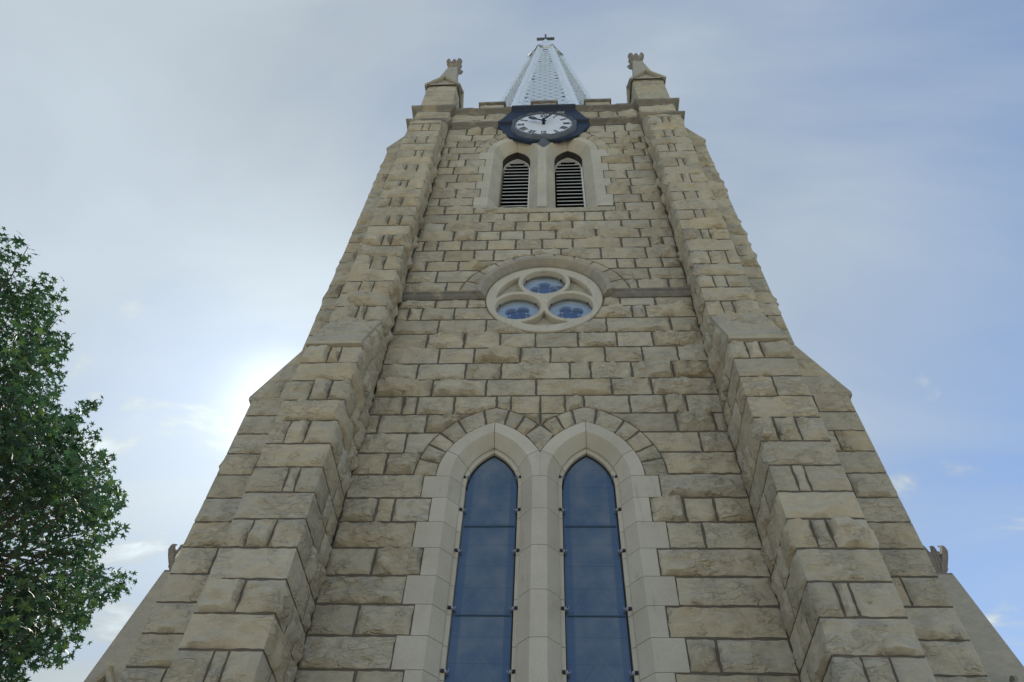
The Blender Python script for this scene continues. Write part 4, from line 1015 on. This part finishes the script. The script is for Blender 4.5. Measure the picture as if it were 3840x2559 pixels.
# hips covered with pale flashing
for k in range(8):
    a = math.pi / 8 + k * math.pi / 4; rd = Vector((math.cos(a), math.sin(a), 0))
    t1 = Vector((math.cos(a + math.pi / 2 + math.pi / 8), math.sin(a + math.pi / 2 + math.pi / 8), 0)); t2 = Vector((math.cos(a - math.pi / 2 - math.pi / 8), math.sin(a - math.pi / 2 - math.pi / 8), 0))
    mb = MB(); rings = []
    for z in (15.9, 18.8, 22.0, 25.2, 28.75):
        hub = Vector((0, SPY, z)) + rd * (ap_at(z) / math.cos(math.pi / 8)); wd = 0.085 + 0.035 * (28.75 - z) / 12
        ring = []
        for tt, sgn in ((t1, 1), (t2, -1)):
            pass
        ring = [hub + t1 * (wd + 0.10) + rd * 0.012, hub + t1 * wd + rd * 0.022, hub + t1 * (wd - 0.02) + rd * 0.062, hub + rd * 0.085, hub + t2 * (wd - 0.02) + rd * 0.062, hub + t2 * wd + rd * 0.022, hub + t2 * (wd + 0.10) + rd * 0.012, hub - rd * 0.03]
        rings.append(ring)
    mb.loft(rings); mk('hip_flashing', mb, M_RIB, spire, smooth=30, fix=True)
    for z in (20.2, 22.6, 25.0, 27.2):
        mb = MB(); hub = Vector((0, SPY, z)) + rd * (ap_at(z) / math.cos(math.pi / 8)); wd = 0.09 + 0.035 * (28.75 - z) / 12
        r_ = [hub + t1 * wd + rd * 0.024, hub + t1 * (wd - 0.02) + rd * 0.069, hub + rd * 0.093, hub + t2 * (wd - 0.02) + rd * 0.069, hub + t2 * wd + rd * 0.024, hub]
        mb.prism(r_, [p + Vector((0, 0, 0.03)) - rd * 0.004 for p in r_]); mk('flashing_seam', mb, M_RIB, spire, fix=True)
# cap with a scalloped skirt
mb = MB(); nseg = 64; rings = []
def cap_pt(k, t):
    a = 2 * math.pi * k / nseg; ph = ((a + math.pi / 8) % (math.pi / 4)) - math.pi / 8      # angle from the middle of a face
    hip = abs(ph) / (math.pi / 8)
    zb_ = 28.35 + 0.42 * sstep(0.62, 1.0, hip)
    z = zb_ + (31.75 - zb_) * t
    r0_ = ap_at(zb_) + 0.105; rr = (r0_ + (0.05 - r0_) * t) / math.cos(ph)
    return (rr * math.cos(a), SPY + rr * math.sin(a), z)
for t in (0, 0.02, 0.3, 0.65, 1.0): rings.append([cap_pt(k, t) for k in range(nseg)])
mb.loft(rings); mk('spire_cap', mb, M_RIB, spire, smooth=35, fix=True)
mb = MB(); mb.box(-0.036, 0.036, SPY - 0.036, SPY + 0.036, 31.3, 32.55); mb.box(-0.36, -0.0361, SPY - 0.05, SPY + 0.05, 31.91, 32.00); mb.box(0.0361, 0.36, SPY - 0.05, SPY + 0.05, 31.91, 32.00)
mk('cross', mb, M_CROSS, spire)

# ------------------------------------------------------------------ the nave behind, with its corner pinnacles
mb = MB(); NX, NY = 5.0, 3.6
mb.box(-NX, -2.6, NY, NY + 0.6, GROUND, 3.0); mb.box(2.6, NX, NY, NY + 0.6, GROUND, 3.0); mb.box(-NX, -NX + 0.6, NY + 0.6, 26, GROUND, 3.0); mb.box(NX - 0.6, NX, NY + 0.6, 26, GROUND, 3.0); mb.box(-NX + 0.6, NX - 0.6, 25.4, 26, GROUND, 3.0)
for y0 in (NY, 25.4): mb.prism([(-NX, y0, 3.0), (NX, y0, 3.0), (0, y0, 7.6)], [(-NX, y0 + 0.6, 3.0), (NX, y0 + 0.6, 3.0), (0, y0 + 0.6, 7.6)])
mk('nave_wall', mb, M_CORE, church, fix=True)
for s in (-1, 1):
    mb = MB(); r_ = lambda y: [(s * 5.3, y, 2.78), (0, y, 7.65), (0, y, 7.85), (s * 5.45, y, 2.85)]
    mb.prism(r_(NY + 0.3), r_(26.2)); mk('nave_roof', mb, M_ROOF, church, fix=True)
    mk('corner_buttress', rect_loft(s * 5.27, 3.1, [(0.46, GROUND), (0.46, 3.3)]), M_CORE, church)
    pinnacle(s * 5.27, 3.1, 3.30, 4.10, 6.36, ('left' if s < 0 else 'right') + ' smooth nave pinnacle with carved finial beside the side buttress', taper=0.115, h0=0.40, fs=0.76)

# ------------------------------------------------------------------ the clock (hangs on the tower)
clock = bpy.data.objects.new('tower_clock', None); col.objects.link(clock); clock.location = (0, 0, 0)
tag(clock, 'round white clock with roman numerals on a navy octagonal surround', 'clock')
KX, KZ = -0.012, 14.955
pl = [(-0.955, 15.06), (-0.955, 15.32), (-0.69, 15.98), (0.655, 15.98), (0.93, 15.28), (0.93, 15.0), (0.68, 14.48), (0.32, 14.25), (-0.30, 14.22), (-0.70, 14.48)][::-1]
mb = MB(); mb.prism([(x, -0.06, z) for x, z in pl], [(x, 0.012, z) for x, z in pl]); mk('clock_surround', mb, M_NAVY, clock, fix=True)
for x0, x1 in ((-0.955, -0.60), (0.585, 0.925)):
    p_ = corn_prof(15.118); mb = MB(); mb.prism([(x0, y - 0.002, z) for y, z in p_], [(x1, y - 0.002, z) for y, z in p_]); mk('surround_band', mb, M_NAVY, clock, fix=True)
p_ = corn_prof(15.918); mb = MB(); mb.prism([(-0.699, y - 0.035, z) for y, z in p_], [(0.669, y - 0.035, z) for y, z in p_]); mk('surround_head', mb, M_NAVY, clock, fix=True)
# carved rim: a rounded ring with shallow lumps
mb = MB(); rings = []
for k in range(72):
    a = 2 * math.pi * k / 72; b_ = 0.012 * math.sin(a * 16) + 0.008 * math.sin(a * 7 + 1)
    rings.append([(KX + r * math.cos(a), y, KZ + r * math.sin(a)) for r, y in ((0.60, -0.11), (0.605, -0.132 - b_ * .4), (0.622 + b_ * .6, -0.15 - b_), (0.65 + b_, -0.135 - b_), (0.665 + b_, -0.10), (0.68, -0.055), (0.60, -0.055))])
idx = [[mb.vert(p) for p in r] for r in rings]
for k in range(72):
    a, b = idx[k], idx[(k + 1) % 72]
    for i in range(7): mb.face((a[i], a[(i + 1) % 7], b[(i + 1) % 7], b[i]))
mk('carved_rim', mb, M_NAVYG, clock, smooth=50, fix=True)
mb = MB(); mb.tint = (0.4, 0.4)
mb.loft([[(KX + x * k, y, 14.10 + z) for x, y in ((-0.10, -0.012), (0, -0.012 - 0.09 * k), (0.10, -0.012), (0, 0.03))] for k, z in ((0.12, -0.08), (0.7, 0.0), (1.1, 0.08), (1.3, 0.125))]); mk('pendant_boss', mb, M_NAVYG, clock, fix=True)
ci = circ(KX, KZ, 0.603, 72); mb = MB(); mb.prism([(x, -0.12, z) for x, z in ci], [(x, -0.06, z) for x, z in ci]); mk('dial', mb, M_DIAL, clock, fix=True)
YD = -0.123
mb = MB(); rings = []
for k in range(72):
    a = 2 * math.pi * k / 72; rings.append([(KX + r * math.cos(a), y, KZ + r * math.sin(a)) for r, y in ((0.588, -0.1202), (0.588, -0.127), (0.6025, -0.127), (0.6025, -0.1202))])
idx = [[mb.vert(p) for p in r] for r in rings]
for k in range(72):
    a, b = idx[k], idx[(k + 1) % 72]
    for i in range(4): mb.face((a[i], a[(i + 1) % 4], b[(i + 1) % 4], b[i]))
mk('rim_line', mb, M_BLACK, clock, fix=True)
def stroke(mb, ang, p, q, wd):
    """a bar on the dial; (t,r): t across, r outwards, turned clockwise by ang from twelve"""
    ca, sa = math.cos(ang), math.sin(ang)
    d = Vector((q[0] - p[0], q[1] - p[1])); d.normalize(); nrm = Vector((-d.y, d.x)) * wd / 2
    pts = [(p[0] + nrm.x, p[1] + nrm.y), (p[0] - nrm.x, p[1] - nrm.y), (q[0] - nrm.x, q[1] - nrm.y), (q[0] + nrm.x, q[1] + nrm.y)]
    P = [(KX + t * ca + r * sa, KZ - t * sa + r * ca) for t, r in pts]
    mb.prism([(x, YD - 0.003, z) for x, z in P], [(x, YD + 0.0025, z) for x, z in P])
NUM = ['XII', 'I', 'II', 'III', 'IIII', 'V', 'VI', 'VII', 'VIII', 'IX', 'X', 'XI']
for h, txt in enumerate(NUM):
    ang = h * math.pi / 6; mb = MB(); wI, wV, wX = 0.036, 0.075, 0.075
    ws = [{'I': wI, 'V': wV, 'X': wX}[ch] for ch in txt]; t = -sum(ws) / 2; r0, r1 = 0.405, 0.525
    x0 = t
    for ch, wd in zip(txt, ws):
        m = t + wd / 2
        if ch == 'I': stroke(mb, ang, (m, r0), (m, r1), 0.016)
        elif ch == 'V': stroke(mb, ang, (m - 0.028, r1), (m, r0), 0.018); stroke(mb, ang, (m + 0.028, r1), (m, r0), 0.008)
        else: stroke(mb, ang, (m - 0.028, r1), (m + 0.028, r0), 0.018); stroke(mb, ang, (m + 0.028, r1), (m - 0.028, r0), 0.008)
        t += wd
    stroke(mb, ang, (x0, r1), (-x0, r1), 0.008)
    if txt[-1] != 'V' or len(txt) > 1: stroke(mb, ang, (x0, r0), (-x0, r0), 0.008)
    mk('numeral', mb, M_BLACK, clock, fix=True)
mb = MB()
for k in range(60):
    if k % 5 == 0: stroke(mb, k * math.pi / 30, (0, 0.548), (0, 0.583), 0.026)
    else: stroke(mb, k * math.pi / 30, (0, 0.555), (0, 0.583), 0.010)
tag(mk('minute_track', mb, M_BLACK, clock, fix=True), kind='stuff')
def hand(name, ang, outline, y):
    ca, sa = math.cos(ang), math.sin(ang); P = [(KX + t * ca + r * sa, KZ - t * sa + r * ca) for t, r in outline]
    mb = MB(); mb.prism([(x, y, z) for x, z in P], [(x, y + 0.012, z) for x, z in P]); mk(name, mb, M_BLACK, clock, fix=True)
mh = [(-0.018, -0.08), (0.018, -0.08), (0.024, 0.1), (0.026, 0.2), (0.014, 0.45), (0.003, 0.575), (-0.003, 0.575), (-0.014, 0.45), (-0.026, 0.2), (-0.024, 0.1)]
hh_ = [(-0.02, -0.06), (0.02, -0.06), (0.016, 0.15), (0.05, 0.22), (0.04, 0.30), (0.006, 0.37), (-0.006, 0.37), (-0.04, 0.30), (-0.05, 0.22), (-0.016, 0.15)]
hand('minute_hand', R(29), mh, -0.225); hand('hour_hand', R(-59), hh_, -0.205)
mb = MB(); k6 = circ(KX, KZ, 0.032, 12); mb.prism([(x, -0.24, z) for x, z in k6], [(x, -0.121, z) for x, z in k6]); mk('hand_spindle', mb, M_BLACK, clock, fix=True)

# ------------------------------------------------------------------ sweetgum tree on the left
SIL = [(-6000, -2500), (-900, 500), (-200, 820), (0, 850), (55, 885), (110, 850), (160, 905), (165, 960), (110, 1000), (60, 1035), (30, 1062), (90, 1045), (140, 1015), (220, 1025), (245, 1060),
 (265, 1150), (245, 1205), (195, 1218), (220, 1235), (285, 1250), (275, 1300), (240, 1360), (180, 1378), (255, 1395), (255, 1460), (215, 1505), (240, 1560), (300, 1510), (385, 1490), (380, 1530), (315, 1575),
 (400, 1610), (390, 1650), (345, 1682), (430, 1700), (440, 1750), (415, 1790), (470, 1840), (475, 1890), (440, 1930), (395, 1962), (485, 1965), (480, 2005), (430, 2030), (395, 2070), (350, 2112), (420, 2130), (500, 2135),
 (530, 2165), (505, 2205), (460, 2240), (400, 2265), (345, 2295), (345, 2345), (290, 2378), (365, 2390), (350, 2430), (300, 2470), (230, 2500), (110, 2512), (100, 2559), (60, 2750), (-300, 3300), (-6000, 5200)]
rng_ = np.random.default_rng(3)
cam_np = np.array(CAM); RT, UP, FW = (np.array(v) for v in (rt, up, fw))
def project(P):
    d = P - cam_np; wz = d @ FW; wz = np.where(wz < 0.1, 0.1, wz); return 1920 + FPX * (d @ RT) / wz, 1279.5 - FPX * (d @ UP) / wz
def in_poly(x, y):
    ins = np.zeros(len(x), bool); n = len(SIL)
    for i in range(n):
        x1, y1 = SIL[i]; x2, y2 = SIL[(i + 1) % n]
        c_ = (y1 > y) != (y2 > y); xi = (x2 - x1) * (y - y1) / (y2 - y1 + 1e-9) + x1; ins ^= c_ & (x < xi)
    return ins
TC = np.array((-12.2, 5.0, 8.0)); TRAD = np.array((6.6, 6.9, 7.6))
# sprays of foliage: clumps in the crown, denser to the outside
nc = 3000
q = rng_.normal(size=(nc, 3)); q /= np.linalg.norm(q, axis=1)[:, None]; rad = rng_.uniform(0.15, 1, nc) ** (1 / 2.2)
Cl = TC + q * rad[:, None] * TRAD
px, py = project(Cl); keep = in_poly(px + 25, py) & (Cl[:, 2] > 1.2)
Cl = Cl[keep]
nl = 56
P = np.repeat(Cl, nl, axis=0); out = np.repeat((Cl - TC) / TRAD, nl, axis=0)
P = P + rng_.normal(size=P.shape) * np.array((0.27, 0.27, 0.17))
px, py = project(P); edge_j = rng_.normal(0, 6, len(P)); keep = in_poly(px + edge_j + 6, py + rng_.normal(0, 5, len(P)))
P = P[keep]; out = out[keep]
dens = np.array([noise.noise(Vector(p) * 0.9) + 0.45 * noise.noise(Vector(p) * 2.0) for p in P]); keep = dens > -0.17
P = P[keep]; out = out[keep]; n = len(P)
# star leaf outline in its own plane: five pointed lobes
lobes = []
for k in range(5):
    a = R(90 + (k - 2) * 62); lobes.append((math.cos(a) * (1.0 if k in (1, 2, 3) else 0.82), math.sin(a) * (1.0 if k in (1, 2, 3) else 0.82)))
    if k < 4: a2 = R(90 + (k - 1.5) * 62); lobes.append((math.cos(a2) * 0.36, math.sin(a2) * 0.36))
lobes.append((0.0, -0.30))
leaf = np.array([(x, y + 0.25, -0.16 * (x * x + y * y)) for x, y in lobes]); nlv = len(leaf)
rgap = np.array([noise.noise(Vector(p) * 0.55 + Vector((3.1, 7.7, 1.3))) for p in P]); kp = rgap > -0.30; P = P[kp]; out = out[kp]; n = len(P)
nrm = out * 0.55 + np.array((0, 0, 0.65)) + rng_.normal(0, 0.62, (n, 3)); nrm /= np.linalg.norm(nrm, axis=1)[:, None]
t1 = np.cross(nrm, rng_.normal(size=(n, 3))); t1 /= np.linalg.norm(t1, axis=1)[:, None]; t2 = np.cross(nrm, t1)
size = rng_.uniform(0.055, 0.118, n)[:, None, None]
V = P[:, None, :] + size * (leaf[None, :, 0:1] * t1[:, None, :] + leaf[None, :, 1:2] * t2[:, None, :] + leaf[None, :, 2:3] * nrm[:, None, :])
Vc = P + size[:, 0] * 0.15 * t2
allv = np.concatenate([V, Vc[:, None, :]], 1).reshape(-1, 3); st = nlv + 1
base = (np.arange(n) * st)[:, None, None]
tri = np.array([(nlv, k, (k + 1) % nlv) for k in range(nlv)])[None]; F = (base + tri).reshape(-1, 3)
me = bpy.data.meshes.new('crown'); me.vertices.add(len(allv)); me.vertices.foreach_set('co', allv.astype('f').ravel())
me.loops.add(F.size); me.loops.foreach_set('vertex_index', F.astype('i').ravel()); me.polygons.add(len(F)); me.polygons.foreach_set('loop_start', np.arange(0, F.size, 3, dtype='i')); me.polygons.foreach_set('loop_total', np.full(len(F), 3, 'i'))
me.update(calc_edges=True); me.materials.append(M_LEAF)
a = me.attributes.new('tint', 'FLOAT_COLOR', 'POINT'); tv = np.repeat(np.where(rng_.random(n) < 0.0008, 1.0, rng_.uniform(0, 0.92, n)), st); arr = np.ones((len(allv), 4), 'f'); arr[:, 0] = tv; a.data.foreach_set('color', arr.ravel())
tree = bpy.data.objects.new('sweetgum_tree', None); col.objects.link(tree); tree.location = (-12.6, 5.6, GROUND)
tag(tree, 'leafy sweetgum tree with star shaped leaves left of the tower', 'tree')
Minv = Matrix.Translation((12.6, -5.6, -GROUND))
def put(o): o.parent = tree; o.matrix_parent_inverse = Minv; return o
crown = bpy.data.objects.new('crown', me); col.objects.link(crown); put(crown)
def tube(mb, pts, r0, r1, ns=7):
    rings = []
    for i, p in enumerate(pts):
        d = (pts[min(i + 1, len(pts) - 1)] - pts[max(i - 1, 0)]).normalized(); a = d.orthogonal().normalized(); b = d.cross(a); r = r0 + (r1 - r0) * i / (len(pts) - 1)
        rings.append([p + (a * math.cos(k * 2 * math.pi / ns) + b * math.sin(k * 2 * math.pi / ns)) * r for k in range(ns)])
    mb.loft(rings)
TB = Vector((-12.6, 5.6, GROUND))
tr_pts = [TB + Vector((0.15 * math.sin(k * .9), 0.12 * math.cos(k * 1.3), k * 1.25)) for k in range(13)]
mb = MB(); tube(mb, tr_pts, 0.30, 0.05, 10); put(mk('trunk', mb, M_BARK, None, smooth=60))
sel = rng_.choice(len(Cl), 150, replace=False)
cpx, cpy = project(Cl); vis = np.where((cpx > 0) & (cpx < 560))[0]; sel = np.concatenate([sel, rng_.choice(vis, min(90, len(vis)), replace=False)])
for k in range(6):
    mb = MB()
    for i in sel[k::6]:
        tip = Vector(Cl[i]); h0_ = max(1.5, tip.z - GROUND - random.uniform(1.5, 3.5)); kk = min(11, int(h0_ / 1.25)); st_ = tr_pts[kk]
        midp = st_.lerp(tip, 0.5) + Vector((random.uniform(-.3, .3), random.uniform(-.3, .3), random.uniform(0.0, 0.5)))
        tube(mb, [st_, st_.lerp(midp, .5) + Vector((0, 0, .1)), midp, midp.lerp(tip, .5) + Vector((0, 0, .08)), tip], 0.05, 0.006, 5)
    put(mk('limb', mb, M_BARK, None))
